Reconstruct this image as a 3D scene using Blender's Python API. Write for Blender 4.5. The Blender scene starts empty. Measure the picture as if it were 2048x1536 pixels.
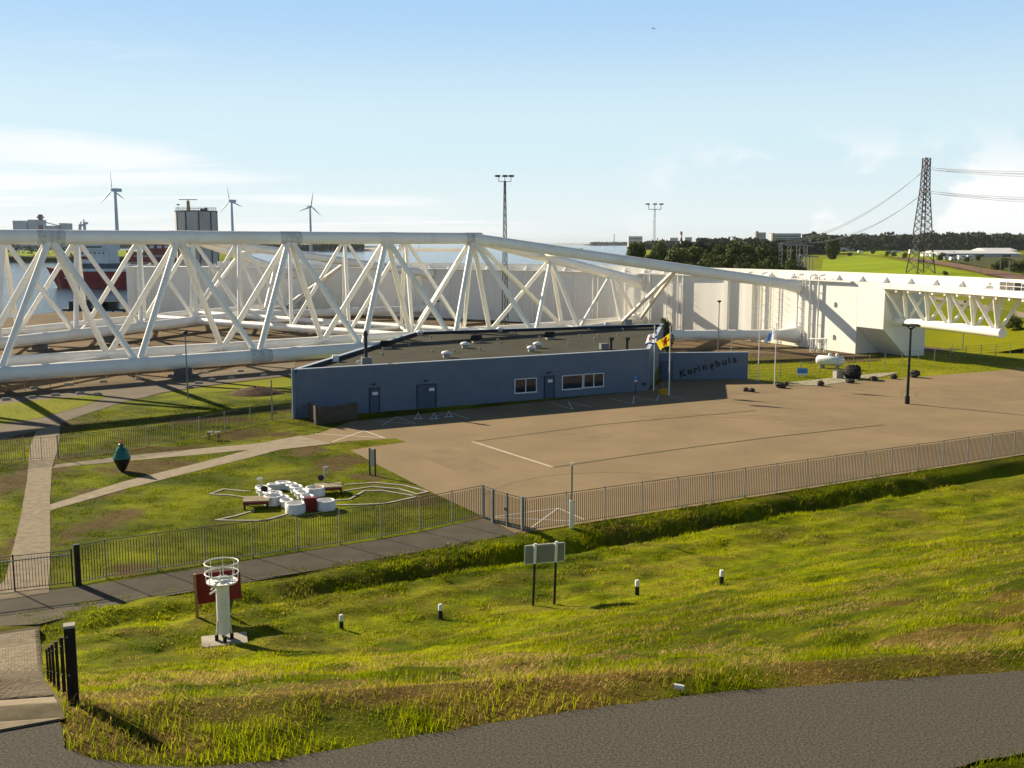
import bpy, math, random
import numpy as np
from mathutils import Vector, Matrix
random.seed(7); rng = np.random.default_rng(11)
S = bpy.context.scene
COL = S.collection
R = math.radians

# ------------------------------------------------------------------ camera
FPX, EYE = 2070.0, 16.0                      # focal length in photo pixels (2048 wide), eye height above the car park
PITCH = math.atan(284 / FPX)
cd = bpy.data.cameras.new('camera'); cam = bpy.data.objects.new('camera', cd); COL.objects.link(cam)
cam.location = (0, 0, EYE); cam.rotation_euler = (math.pi / 2 - PITCH, 0, 0)
cd.sensor_width = 36; cd.lens = 36 * FPX / 2048; cd.clip_start = .1; cd.clip_end = 60000
S.camera = cam
# ------------------------------------------------------------------ sun, sky, exposure
SUN_EL, SUN_AZ = R(25.5), R(-50)             # azimuth clockwise from +Y
sd = bpy.data.lights.new('sun', 'SUN'); so = bpy.data.objects.new('sun', sd); COL.objects.link(so)
sd.energy = 4.8; sd.angle = R(.53); sd.color = (1.0, .86, .63)
sdir = Vector((math.sin(SUN_AZ) * math.cos(SUN_EL), math.cos(SUN_AZ) * math.cos(SUN_EL), math.sin(SUN_EL)))
so.rotation_euler = sdir.to_track_quat('Z', 'Y').to_euler(); so.location = (-200, 200, 150)
S.view_settings.view_transform = 'Standard'; S.view_settings.look = 'None'
S.view_settings.exposure = 1.1; S.view_settings.gamma = 1.0; S.view_settings.use_curve_mapping = False
W = bpy.data.worlds.new('World'); S.world = W; W.use_nodes = True
wt = W.node_tree; wt.nodes.clear()
def wn(t, **k):
    n = wt.nodes.new(t)
    for a, b in k.items(): setattr(n, a, b)
    return n
wo = wn('ShaderNodeOutputWorld'); wb = wn('ShaderNodeBackground'); wb.inputs[1].default_value = .025
sky = wn('ShaderNodeTexSky', sky_type='NISHITA', sun_disc=False, sun_elevation=SUN_EL, sun_rotation=SUN_AZ,
         altitude=0, air_density=.75, dust_density=.25, ozone_density=2.0)
tc = wn('ShaderNodeTexCoord'); sx = wn('ShaderNodeSeparateXYZ'); wt.links.new(tc.outputs['Generated'], sx.inputs[0])
def wmath(op, a, b=None, clamp=False):
    n = wn('ShaderNodeMath', operation=op, use_clamp=clamp)
    for i, q in enumerate((a, b)):
        if q is None: continue
        if isinstance(q, (int, float)): n.inputs[i].default_value = q
        else: wt.links.new(q, n.inputs[i])
    return n.outputs[0]
# clouds on a flat layer: direction divided by height, so they flatten towards the horizon
hz = wmath('ADD', wmath('MAXIMUM', sx.outputs[2], 0.0), .06)
cv = wn('ShaderNodeCombineXYZ'); wt.links.new(wmath('DIVIDE', sx.outputs[0], hz), cv.inputs[0]); wt.links.new(wmath('DIVIDE', sx.outputs[1], hz), cv.inputs[1])
mp = wn('ShaderNodeMapping'); wt.links.new(cv.outputs[0], mp.inputs[0]); mp.inputs['Location'].default_value = (3.1, 1.7, 0.4); mp.inputs['Rotation'].default_value = (0, 0, R(20)); mp.inputs['Scale'].default_value = (.30, .75, 1)
n1 = wn('ShaderNodeTexNoise'); wt.links.new(mp.outputs[0], n1.inputs['Vector']); n1.inputs['Scale'].default_value = .9; n1.inputs['Detail'].default_value = 9; n1.inputs['Roughness'].default_value = .58; n1.inputs['Distortion'].default_value = .5
def wramp(f, a, b):
    n = wn('ShaderNodeMapRange', interpolation_type='SMOOTHSTEP'); wt.links.new(f, n.inputs[0]); n.inputs[1].default_value = a; n.inputs[2].default_value = b
    return n.outputs[0]
# sheets of cloud lie low over the sea; more of them to the south (left), fading upwards
edge = wmath('ADD', wmath('MULTIPLY', wmath('ADD', sx.outputs[0], .03), -.19), .026)          # upper limit of the bank, rising to the south
bank = wramp(wmath('ADD', wmath('SUBTRACT', edge, sx.outputs[2]), wmath('MULTIPLY', wmath('SUBTRACT', n1.outputs['Fac'], .5), .10)), -.004, .022)
wisp = wmath('MULTIPLY', wramp(n1.outputs['Fac'], .58, .72), wmath('MULTIPLY', wramp(sx.outputs[2], .26, .10), wramp(sx.outputs[0], -.15, -.38)))
sheet = wmath('MAXIMUM', wmath('MULTIPLY', bank, wmath('ADD', wmath('MULTIPLY', wramp(n1.outputs['Fac'], .40, .62), .75), .04)), wmath('MULTIPLY', wisp, .7))
# cumulus heads near the horizon
nm = wn('ShaderNodeMapping'); wt.links.new(tc.outputs['Generated'], nm.inputs[0]); nm.inputs['Scale'].default_value = (1, 1, 1.7); nm.inputs['Location'].default_value = (.9, .35, .03)
n2 = wn('ShaderNodeTexNoise'); wt.links.new(nm.outputs[0], n2.inputs['Vector']); n2.inputs['Scale'].default_value = 6.5; n2.inputs['Detail'].default_value = 10; n2.inputs['Roughness'].default_value = .55
heads = wmath('MULTIPLY', wramp(n2.outputs['Fac'], .48, .56), wmath('MULTIPLY', wramp(sx.outputs[2], .115, .04), wramp(sx.outputs[0], .05, .25)))
cl = wmath('MAXIMUM', wmath('MULTIPLY', sheet, .95), wmath('MULTIPLY', heads, .95), True)
# pale sea haze: white at the horizon, through cyan, to clear blue by about 25 degrees up
rp0 = wn('ShaderNodeValToRGB'); wt.links.new(sx.outputs[2], rp0.inputs[0]); rp0.color_ramp.interpolation = 'EASE'
for i, (pos, c) in enumerate(((0.0, (.90, .985, 1.0)), (.10, (.73, .93, 1.0)), (.225, (.45, .71, 1.0)), (.42, (.28, .46, .75)), (.65, (.05, .10, .22)))):
    e = rp0.color_ramp.elements[i] if i < 2 else rp0.color_ramp.elements.new(pos)
    e.position = pos; e.color = (*c, 1)
hz2 = wn('ShaderNodeMix', data_type='RGBA', blend_type='MULTIPLY'); hz2.inputs[0].default_value = 1; wt.links.new(rp0.outputs[0], hz2.inputs[6]); hz2.inputs[7].default_value = (20.2, 20.2, 20.2, 1)
hor = wramp(sx.outputs[2], .62, .42)
mixh = wn('ShaderNodeMix', data_type='RGBA'); wt.links.new(wmath('MULTIPLY', hor, .8), mixh.inputs[0]); wt.links.new(sky.outputs[0], mixh.inputs[6]); wt.links.new(hz2.outputs[2], mixh.inputs[7])
mixc = wn('ShaderNodeMix', data_type='RGBA'); wt.links.new(cl, mixc.inputs[0]); wt.links.new(mixh.outputs[2], mixc.inputs[6]); mixc.inputs[7].default_value = (19.6, 19.6, 19.7, 1)
wt.links.new(mixc.outputs[2], wb.inputs[0]); wt.links.new(wb.outputs[0], wo.inputs[0])

# ------------------------------------------------------------------ photo pixel -> place (needs a surface or a distance)
CF = np.array([0, math.cos(PITCH), -math.sin(PITCH)]); CU = np.array([0, math.sin(PITCH), math.cos(PITCH)]); CO = np.array([0, 0, EYE])
def ray(x, y): return CF + np.array([(x - 1024) / FPX, 0, 0]) + (768 - y) / FPX * CU
def gp(x, y, z=0.0):
    r = ray(x, y); return Vector(CO + r * ((z - EYE) / r[2]))
def at(x, y, d):
    r = ray(x, y); return Vector(CO + r * (d / r[1]))
def on_wall(x, y, a, b):                       # ray against the vertical plane through a, b
    r = ray(x, y); t = b - a; n = np.array([-t.y, t.x, 0]); k = (n @ (np.array([a.x, a.y, 0]) - CO)) / (n @ r)
    return Vector(CO + r * k)
def col_on_line(x, a, b, z):                   # point of line a-b (height z) seen in pixel column x
    k = (x - 1024) / FPX; c, s_ = math.cos(PITCH), math.sin(PITCH)
    d = b - a                                   # solve X = k*(c*Y + s*(EYE-z))
    t = (k * (c * a.y + s_ * (EYE - z)) - a.x) / (d.x - k * c * d.y)
    return Vector((a.x + d.x * t, a.y + d.y * t, z))

# ------------------------------------------------------------------ materials
MAT = {}
def mat(name, col, rough=.7, var=.12, scale=2.0, bump=0.0, bscale=30.0, metal=0.0, spec=.3, col2=None, stretch=(1, 1, 1), detail=5, thr=(.35, .65), attr=None, trans=0.0):
    m = bpy.data.materials.new(name); m.use_nodes = True; t = m.node_tree; t.nodes.clear()
    o = t.nodes.new('ShaderNodeOutputMaterial'); b = t.nodes.new('ShaderNodeBsdfPrincipled')
    b.inputs['Roughness'].default_value = rough; b.inputs['Metallic'].default_value = metal; b.inputs['Specular IOR Level'].default_value = spec
    g = t.nodes.new('ShaderNodeNewGeometry'); mpn = t.nodes.new('ShaderNodeMapping'); mpn.inputs['Scale'].default_value = stretch
    t.links.new(g.outputs['Position'], mpn.inputs[0])
    n = t.nodes.new('ShaderNodeTexNoise'); n.inputs['Scale'].default_value = scale; n.inputs['Detail'].default_value = detail; n.inputs['Roughness'].default_value = .6
    t.links.new(mpn.outputs[0], n.inputs['Vector'])
    r = t.nodes.new('ShaderNodeMapRange'); r.inputs[1].default_value = thr[0]; r.inputs[2].default_value = thr[1]; t.links.new(n.outputs['Fac'], r.inputs[0])
    mx = t.nodes.new('ShaderNodeMix'); mx.data_type = 'RGBA'; t.links.new(r.outputs[0], mx.inputs[0])
    c2 = col2 or tuple(min(1, c * (1 + var)) for c in col); c1 = col if col2 else tuple(c * (1 - var) for c in col)
    mx.inputs[6].default_value = (*c1, 1); mx.inputs[7].default_value = (*c2, 1)
    out = mx.outputs[2]
    if attr:
        a = t.nodes.new('ShaderNodeAttribute'); a.attribute_name = attr
        m2 = t.nodes.new('ShaderNodeMix'); m2.data_type = 'RGBA'; m2.blend_type = 'MULTIPLY'; m2.inputs[0].default_value = 1
        t.links.new(a.outputs['Color'], m2.inputs[6]); t.links.new(out, m2.inputs[7]); out = m2.outputs[2]
    t.links.new(out, b.inputs['Base Color'])
    if bump:
        bn = t.nodes.new('ShaderNodeTexNoise'); bn.inputs['Scale'].default_value = bscale; bn.inputs['Detail'].default_value = 3
        t.links.new(mpn.outputs[0], bn.inputs['Vector']); bp = t.nodes.new('ShaderNodeBump'); bp.inputs['Strength'].default_value = bump; bp.inputs['Distance'].default_value = .025
        t.links.new(bn.outputs['Fac'], bp.inputs['Height']); t.links.new(bp.outputs[0], b.inputs['Normal'])
    fin = b.outputs[0]
    if trans:
        tr = t.nodes.new('ShaderNodeBsdfTranslucent'); t.links.new(out, tr.inputs[0]); ms = t.nodes.new('ShaderNodeMixShader'); ms.inputs[0].default_value = trans
        t.links.new(fin, ms.inputs[1]); t.links.new(tr.outputs[0], ms.inputs[2]); fin = ms.outputs[0]
    t.links.new(fin, o.inputs[0]); MAT[name] = m; return m
mat('white_steel', (.86, .835, .77), .45, .06, .35, 0, col2=(.74, .69, .58), thr=(.5, .8), spec=.4)
mat('gate_paint', (.74, .73, .69), .5, .05, .25, .02, 4, col2=(.66, .63, .55), stretch=(1, 1, .12), thr=(.5, .85))
mat('rust_steel', (.45, .30, .14), .8, .3, 1.5)
mat('patch_grey', (.56, .56, .52), .6, .2, 2)
mat('cladding', (.115, .16, .225), .55, .07, .8, 0)
mat('cladding_trim', (.42, .48, .56), .5, .05)
mat('roof_felt', (.056, .055, .042), .95, .18, .35, .15, 40, col2=(.074, .072, .055), spec=.04)
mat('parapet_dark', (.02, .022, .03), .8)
mat('door_paint', (.05, .09, .15), .5, .05)
mat('glass', (.012, .02, .035), .06, .1, 1, spec=.6)
mat('white_paint', (.80, .80, .78), .5, .05)
mat('white_plastic', (.78, .77, .74), .4, .06)
mat('black_paint', (.014, .014, .016), .5, .1)
mat('black_rubber', (.012, .011, .011), .85, .2)
mat('galv', (.20, .21, .22), .5, .12, 5, metal=.2)
mat('galv_dark', (.028, .030, .033), .6, .12, 5)
mat('lot', (.275, .205, .122), .9, .12, .16, .2, 60, col2=(.212, .16, .097), detail=10, thr=(.3, .7), spec=.04)
mat('lot_patch', (.25, .188, .113), .9, .12, .5, .2, 60, col2=(.205, .156, .096), detail=8, spec=.04)
mat('tyre', (.17, .128, .078), .9, .2, 1.2, col2=(.225, .168, .103), spec=.04)
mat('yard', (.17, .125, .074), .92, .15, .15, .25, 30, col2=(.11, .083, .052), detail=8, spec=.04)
mat('service_asphalt', (.165, .138, .105), .9, .12, .5, .2, 60, spec=.04)
mat('path_paving', (.32, .27, .195), .9, .12, 1.3, .2, 40, col2=(.25, .21, .15), spec=.04)
mat('brick_red', (.29, .24, .17), .9, .2, 2.2, .2, 60, col2=(.20, .165, .118), spec=.04)
mat('brick_joint', (.10, .085, .055), .95, .2, 6, spec=.04)
mat('concrete', (.36, .33, .28), .9, .15, 1.5, .2, 30, spec=.04)
mat('concrete_dark', (.11, .10, .10), .9, .2, .5, .15, 6, stretch=(1, 1, .3))
mat('asphalt', (.055, .050, .041), .92, .35, 38, .14, 90, col2=(.128, .117, .098), detail=3, thr=(.38, .66), spec=.04)
mat('walkway', (.12, .105, .082), .9, .12, .9, .25, 70, spec=.04)
mat('line_white', (.62, .60, .55), .8, .15, 3, thr=(.2, .9))
mat('joint_dark', (.055, .05, .025), .95, .4, 3, col2=(.10, .11, .02))
mat('joint_pale', (.44, .37, .26), .95, .2, 3)
mat('soil', (.10, .07, .045), .95, .3, 3, .4, 20, spec=.04)
mat('ground_grass', (1, 1, 1), .95, .3, 2.6, .9, 9, attr='Col', detail=7, col2=(.62, .62, .55), spec=.04)
mat('grass_far', (.12, .145, .003), .95, .25, .05, .3, .6, col2=(.22, .22, .004), detail=8, spec=.05)
mat('field_green', (.21, .27, .004), .95, .15, .03, .3, .5, spec=.05)
mat('scrub', (.10, .095, .035), .95, .3, .06, .6, .6, col2=(.045, .055, .018), spec=.05)
mat('ballast', (.15, .08, .045), .95, .2, .2)
mat('blade', (1, 1, 1), .6, .1, 3, attr='Col', trans=.5, spec=0.0)
mat('leaf', (.034, .052, .010), .7, .35, .5, col2=(.085, .108, .016), trans=.18, spec=.2, attr='Col')
mat('leaf_far', (.045, .058, .034), .8, .3, .03, trans=.15, spec=.1, attr='Col')
mat('bark', (.06, .045, .03), .9, .2, 4)
mat('timber', (.085, .068, .05), .9, .3, 6, .3, 30, stretch=(3, 3, .3))
mat('timber_black', (.018, .015, .012), .85, .3, 8, .3, 30, stretch=(3, 3, .3))
mat('rock', (.05, .042, .036), .95, .3, 3, .6, 8)
mat('buoy_green', (.01, .12, .105), .35, .1, 5)
mat('buoy_black', (.012, .010, .012), .4, .3, 5)
mat('orange', (.75, .22, .02), .5)
mat('red_paint', (.17, .012, .014), .45, .15, 3)
mat('red_hull', (.20, .014, .018), .5, .2, .4, stretch=(1, 1, .3))
mat('ship_white', (.55, .60, .62), .5, .1, .4)
mat('ship_dark', (.06, .09, .12), .6, .3, .5)
mat('navy_hull', (.01, .01, .02), .6)
mat('blue_sign', (.05, .22, .55), .5, .2, 1.0)
mat('flag_yellow', (.80, .60, .02), .7, .05, trans=.4)
mat('flag_white', (.75, .76, .80), .7, .04, trans=.4)
mat('flag_blue', (.06, .09, .42), .7, .05, trans=.4)
mat('flag_sky', (.28, .52, .85), .7, .05, trans=.4)
mat('flag_red', (.62, .03, .02), .7, .05, trans=.3)
mat('yellow_box', (.42, .24, .01), .6)
mat('panel_silver', (.42, .45, .45), .3, .06, 2, metal=.5)
mat('panel_back', (.20, .22, .225), .4, .08, 2)
mat('sunlit_timber', (.36, .21, .07), .8, .15, 5)  # timber with the orange sunlight on the post put into its colour
mat('turbine', (.44, .50, .56), .5, .04)
mat('silo_concrete', (.56, .51, .45), .9, .25, .25, col2=(.42, .39, .35), stretch=(1, 1, .2))
mat('town_wall', (.45, .46, .46), .8, .1, .05)
mat('town_brown', (.22, .17, .14), .8, .15, .05)
mat('town_roof', (.10, .10, .12), .8, .1, .05)
mat('shed_roof', (.62, .62, .60), .5, .06, .05)
mat('shed_blue', (.06, .22, .42), .6)
mat('pylon_steel', (.07, .062, .075), .6, .15)
mat('cable', (.30, .31, .33), .6)
mat('sand', (.42, .36, .26), .95, .1, .05, spec=.04)
m = mat('water', (.02, .045, .07), .12, .2, .02, spec=.5)
_b = [n for n in m.node_tree.nodes if n.type == 'BSDF_PRINCIPLED'][0]
_n = m.node_tree.nodes.new('ShaderNodeTexNoise'); _n.inputs['Scale'].default_value = .55; _n.inputs['Detail'].default_value = 6; _n.inputs['Roughness'].default_value = .65
_g = m.node_tree.nodes.new('ShaderNodeNewGeometry'); m.node_tree.links.new(_g.outputs['Position'], _n.inputs['Vector'])
_p = m.node_tree.nodes.new('ShaderNodeBump'); _p.inputs['Strength'].default_value = .55; _p.inputs['Distance'].default_value = .8
m.node_tree.links.new(_n.outputs['Fac'], _p.inputs['Height']); m.node_tree.links.new(_p.outputs[0], _b.inputs['Normal'])

# ------------------------------------------------------------------ mesh helpers
WPOS = {}
class MB:
    def __init__(s): s.v, s.f, s.sm = [], [], []
    def add(s, vs, fs, smooth=False):
        o = len(s.v); s.v += [tuple(q) for q in vs]; s.f += [tuple(i + o for i in q) for q in fs]; s.sm += [smooth] * len(fs); return s
    def box(s, c, size, rz=0.0, ax=None):
        hx, hy, hz_ = (q / 2 for q in size); c = Vector(c)
        if ax is None: X, Y, Z = Vector((math.cos(rz), math.sin(rz), 0)), Vector((-math.sin(rz), math.cos(rz), 0)), Vector((0, 0, 1))
        else: X, Y, Z = ax
        vs = [c + X * (hx * i) + Y * (hy * j) + Z * (hz_ * k) for k in (-1, 1) for j in (-1, 1) for i in (-1, 1)]
        return s.add(vs, [(0, 2, 3, 1), (4, 5, 7, 6), (0, 1, 5, 4), (2, 6, 7, 3), (0, 4, 6, 2), (1, 3, 7, 5)])
    def bar(s, p, q, w, h=None):                 # rectangular bar between two points
        p, q = Vector(p), Vector(q); h = h or w; Z = (q - p); L = Z.length
        if L < 1e-6: return s
        Z = Z / L; X = Z.cross(Vector((0, 0, 1)))
        X = X.normalized() if X.length > 1e-3 else Vector((1, 0, 0)); Y = Z.cross(X)
        return s.box((p + q) / 2, (w, h, L), ax=(X, Y, Z))
    def tube(s, p, q, r, n=8, r2=None, cap=True):
        p, q = Vector(p), Vector(q); r2 = r if r2 is None else r2; Z = (q - p).normalized()
        X = Z.cross(Vector((0, 0, 1))); X = X.normalized() if X.length > 1e-3 else Vector((1, 0, 0)); Y = Z.cross(X)
        vs = []
        for c, rr in ((p, r), (q, r2)):
            for i in range(n):
                a = 2 * math.pi * i / n; vs.append(c + X * (rr * math.cos(a)) + Y * (rr * math.sin(a)))
        s.add(vs, [(i, i + n, (i + 1) % n + n, (i + 1) % n) for i in range(n)], True)
        if cap: s.add(vs[:n], [tuple(range(n))]); s.add(vs[n:], [tuple(reversed(range(n)))])
        return s
    def lathe(s, c, prof, n=16, smooth=True):   # prof: (radius, z) from bottom to top
        c = Vector(c); vs = []
        for r, z in prof:
            for i in range(n):
                a = 2 * math.pi * i / n; vs.append(c + Vector((r * math.cos(a), r * math.sin(a), z)))
        fs = [(j * n + i, j * n + (i + 1) % n, (j + 1) * n + (i + 1) % n, (j + 1) * n + i) for j in range(len(prof) - 1) for i in range(n)]
        s.add(vs, fs, smooth)
        s.add(vs[:n], [tuple(reversed(range(n)))]); s.add(vs[-n:], [tuple(range(n))]); return s
    def prism(s, poly, z0, z1):
        n = len(poly); a = sum(poly[i][0] * poly[(i + 1) % n][1] - poly[(i + 1) % n][0] * poly[i][1] for i in range(n))
        if a < 0: poly = list(reversed(poly))
        f0 = (lambda p: z0) if not callable(z0) else z0; f1 = (lambda p: z1) if not callable(z1) else z1
        vs = [(p[0], p[1], f0(p)) for p in poly] + [(p[0], p[1], f1(p)) for p in poly]
        return s.add(vs, [tuple(reversed(range(n))), tuple(range(n, 2 * n))] + [(i, (i + 1) % n, (i + 1) % n + n, i + n) for i in range(n)])
    def torus(s, c, R_, r, n=28, k=8, ax=None):
        c = Vector(c); X, Y, Z = ax or (Vector((1, 0, 0)), Vector((0, 1, 0)), Vector((0, 0, 1))); vs = []
        for i in range(n):
            a = 2 * math.pi * i / n; d = X * math.cos(a) + Y * math.sin(a)
            for j in range(k):
                b = 2 * math.pi * j / k; vs.append(c + d * (R_ + r * math.cos(b)) + Z * (r * math.sin(b)))
        return s.add(vs, [(i * k + j, ((i + 1) % n) * k + j, ((i + 1) % n) * k + (j + 1) % k, i * k + (j + 1) % k) for i in range(n) for j in range(k)], True)
    def build(s, name, m, parent=None, origin=None):
        o0 = Vector(origin) if origin is not None else (WPOS[parent.name] if parent else Vector((0, 0, 0)))
        me = bpy.data.meshes.new(name); me.from_pydata([(x - o0.x, y - o0.y, z - o0.z) for x, y, z in s.v], [], s.f)
        me.polygons.foreach_set('use_smooth', s.sm); me.materials.append(MAT[m]); me.update()
        o = bpy.data.objects.new(name, me); COL.objects.link(o)
        if parent: o.parent = parent; o.location = o0 - WPOS[parent.name]
        else: o.location = o0
        WPOS[o.name] = o0.copy(); return o
def tag(o, label=None, cat=None, group=None, kind=None):
    if label: o['label'] = label
    if cat: o['category'] = cat
    if group: o['group'] = group
    if kind: o['kind'] = kind
    return o
def thing(name, loc, label, cat, group=None):
    o = bpy.data.objects.new(name, None); COL.objects.link(o); o.location = loc; o.empty_display_size = .3
    WPOS[o.name] = Vector(loc); return tag(o, label, cat, group)
def inst(name, mesh, loc, parent=None, rot=(0, 0, 0), scale=(1, 1, 1)):
    o = bpy.data.objects.new(name, mesh); COL.objects.link(o); loc = Vector(loc)
    if parent: o.parent = parent; o.location = loc - WPOS[parent.name]
    else: o.location = loc
    o.rotation_euler = rot; o.scale = scale; WPOS[o.name] = loc; return o
def mesh_of(mb, name, m):
    me = bpy.data.meshes.new(name); me.from_pydata(mb.v, [], mb.f); me.polygons.foreach_set('use_smooth', mb.sm); me.materials.append(MAT[m]); me.update(); return me
def struct(name, mb, m): return tag(mb.build(name, m), kind='structure')
def vnoise(x, y, seed=0):
    x = np.asarray(x, float); y = np.asarray(y, float); xi = np.floor(x).astype(np.int64); yi = np.floor(y).astype(np.int64); fx = x - xi; fy = y - yi
    def h(a, b):
        n = (a * 374761393 + b * 668265263 + seed * 974711) & 0xffffffff; n = ((n ^ (n >> 13)) * 1274126177) & 0xffffffff; return ((n ^ (n >> 16)) & 0xffff) / 65535.0
    fx = fx * fx * (3 - 2 * fx); fy = fy * fy * (3 - 2 * fy)
    return (h(xi, yi) * (1 - fx) + h(xi + 1, yi) * fx) * (1 - fy) + (h(xi, yi + 1) * (1 - fx) + h(xi + 1, yi + 1) * fx) * fy
def fbm(x, y, seed=0, o=4): return sum(vnoise(np.asarray(x) * 2 ** i, np.asarray(y) * 2 ** i, seed + i) * .5 ** i for i in range(o)) / sum(.5 ** i for i in range(o))
def sst(x, a, b):
    t = np.clip((np.asarray(x, float) - a) / (b - a), 0, 1); return t * t * (3 - 2 * t)
def in_poly(x, y, poly):
    x = np.asarray(x); y = np.asarray(y); c = np.zeros(x.shape, bool); n = len(poly)
    for i in range(n):
        x0, y0 = poly[i][0], poly[i][1]; x1, y1 = poly[i - 1][0], poly[i - 1][1]
        k = ((y0 > y) != (y1 > y)) & (x < (x1 - x0) * (y - y0) / ((y1 - y0) or 1e-9) + x0); c ^= k
    return c

# ================================================================== THE SETTING
C30, S30 = math.cos(R(30)), math.sin(R(30))
def uv(x, y): return -S30 * x + C30 * y, C30 * x + S30 * y        # u: away from the dike, v: along it
def terr(x, y):
    x = np.asarray(x, float); y = np.asarray(y, float); u, v = uv(x, y)
    m_ = -.2554 * x + .9668 * y
    s = u - (12.1 - .4 * np.clip(v, -10, 14))
    z = 10.9 - .372 * np.maximum(s - .25, 0); z = .75 * np.log1p(np.exp(np.clip(z / .75, -30, 40)))
    z = z + np.clip((7.8 - m_) * .5, 0, 3.5)
    k = 1 - sst(u, 46.4, 48)
    z = z - (.28 + .62 * sst(v, 8, 30)) * np.exp(-((u - 45.0) / 1.15) ** 2)
    bumps = (fbm(x * .55, y * .55, 3) - .5) * .34 + (fbm(x * 1.6, y * 1.6, 5, 3) - .5) * .30 * sst(s, 20, 8) + (fbm(x * 2.2, y * 2.2, 6, 2) - .5) * .12
    bumps = bumps + .05 * np.sin(u * 2.6 + 3 * fbm(x * .2, y * .2, 9)) * sst(s, 12, 20)
    qs = (x + 4.84) * -.4353 + (y - 10.49) * .9003; qt = (x + 4.84) * -.9003 + (y - 10.49) * -.4353     # smooth under the stair path
    flat = sst(qt, -1.2, -.2) * sst(qt, 4.4, 3.4) * sst(qs, -1.5, -.5)
    return z * k + bumps * k * sst(s, .2, 2.0) * (1 - flat)
def terr_hit(x, y, lift=0.0):
    r = ray(x, y); d = np.linspace(4, 75, 3000); P = CO[None] + r[None] * (d / r[1])[:, None]
    h = P[:, 2] - terr(P[:, 0], P[:, 1]); i = np.where(h <= 0)[0]
    p = P[i[0]] if len(i) else P[-1]
    return Vector((p[0], p[1], float(terr(p[0], p[1])) + lift))
def flatpoly(pts, z): return [tuple(gp(a, b, z)[:2]) for a, b in pts]
def sheet(name, pts, z, m, world=False):
    poly = pts if world else flatpoly(pts, z)
    mb = MB(); a = sum(poly[i - 1][0] * poly[i][1] - poly[i][0] * poly[i - 1][1] for i in range(len(poly)))
    if a < 0: poly = poly[::-1]
    mb.add([(p[0], p[1], z) for p in poly], [tuple(range(len(poly)))]); return struct(name, mb, m), poly
# --- gate geometry used by the ground too
GC, GR = Vector((-86.5, 89.5, 0)), 148.0
def pol(deg, r=GR, z=0.0): return Vector((GC.x + r * math.cos(R(deg)), GC.y + r * math.sin(R(deg)), z))
# --- water out to the horizon
mb = MB(); mb.add([(-30000, 60, -1.6), (30000, 60, -1.6), (30000, 45000, -1.6), (-30000, 45000, -1.6)], [(0, 1, 2, 3)]); struct('water', mb, 'water')
# --- the flat land round the barrier: a slab with a quay edge
s0, s1, s2 = gp(-60, 642), gp(0, 637), gp(125, 623)
land = [(-420, 130), (s0.x, s0.y), (s1.x, s1.y), (s2.x, s2.y), tuple(pol(92, 147)[:2])] + [tuple(pol(a, 152)[:2]) for a in range(88, 40, -4)] + [tuple(pol(40, 160)[:2]), (70, 190), (420, 190)] + [(-S30 * 47.85 + C30 * v_, C30 * 47.85 + S30 * v_) for v_ in (430, 150, 75, 40, 0, -60, -400)]
mb = MB(); mb.prism(land, -3, -.03); struct('ground', mb, 'grass_far')
# --- dike with its slope, ditch and the mound we stand on; lawn beyond
def colour_field(x, y, dry, straw=(.22, .145, .038)):
    g1 = fbm(x * .35, y * .35, 21); g2 = fbm(x * 1.7, y * 1.7, 31, 3); k = np.clip((g1 - .3) * 1.6 + (g2 - .5) * .9, 0, 1)[..., None]
    c = (1 - k) * np.array([.080, .108, .001]) + k * np.array([.285, .315, .0015])
    d = np.clip(dry, 0, 1)[..., None]; st = np.array(straw) * (.65 + .7 * fbm(x * 2.5, y * 2.5, 41, 2)[..., None])
    return c * (1 - d) + st * d
def dike_dry(x, y):
    u, v = uv(x, y); s = u - (12.1 - .4 * np.clip(v, -10, 14))
    base = sst(fbm(x * .55, y * .75, 77), .51, .63) * (.62 * sst(s, 15, 8) + .25) + sst(s, 1.0, .1) * .6 * sst(fbm(x * .8, y * .8, 55, 2), .42, .62)
    return np.clip(base + .22 * sst(fbm(x * .3, y * .9, 61), .54, .66) * sst(s, 8, 16), 0, 1)
LAWN_DRY = [(60, 860, 110, 26), (40, 960, 70, 60), (30, 1090, 40, 60), (300, 935, 110, 22), (200, 985, 70, 14), (330, 900, 160, 10), (500, 868, 110, 12), (620, 900, 45, 18), (680, 925, 60, 22), (740, 955, 50, 18),
            (230, 1035, 60, 30), (160, 1060, 40, 40), (420, 840, 120, 9), (560, 820, 60, 8), (850, 1000, 50, 18), (960, 1035, 40, 10), (600, 1010, 50, 14), (270, 1140, 60, 20), (640, 840, 30, 8)]
def lawn_dry(x, y):
    px_ = 1024 + FPX * x / y; py_ = 484 + FPX * EYE / y * 1.0; d = np.zeros(np.shape(x))
    for a, b, ra, rb in LAWN_DRY:
        P = gp(a, b); wx = ra * P.y / FPX; wy = rb * P.y * P.y / (FPX * EYE)
        d = np.maximum(d, np.exp(-(((x - P.x) / wx) ** 2 + ((y - P.y) / wy) ** 2)))
    return np.clip(sst(d * (.1 + 1.8 * fbm(x * .9, y * .9, 15, 5)), .35, .75) + .30 * sst(fbm(x * .3, y * .3, 19), .52, .7), 0, 1)
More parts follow.
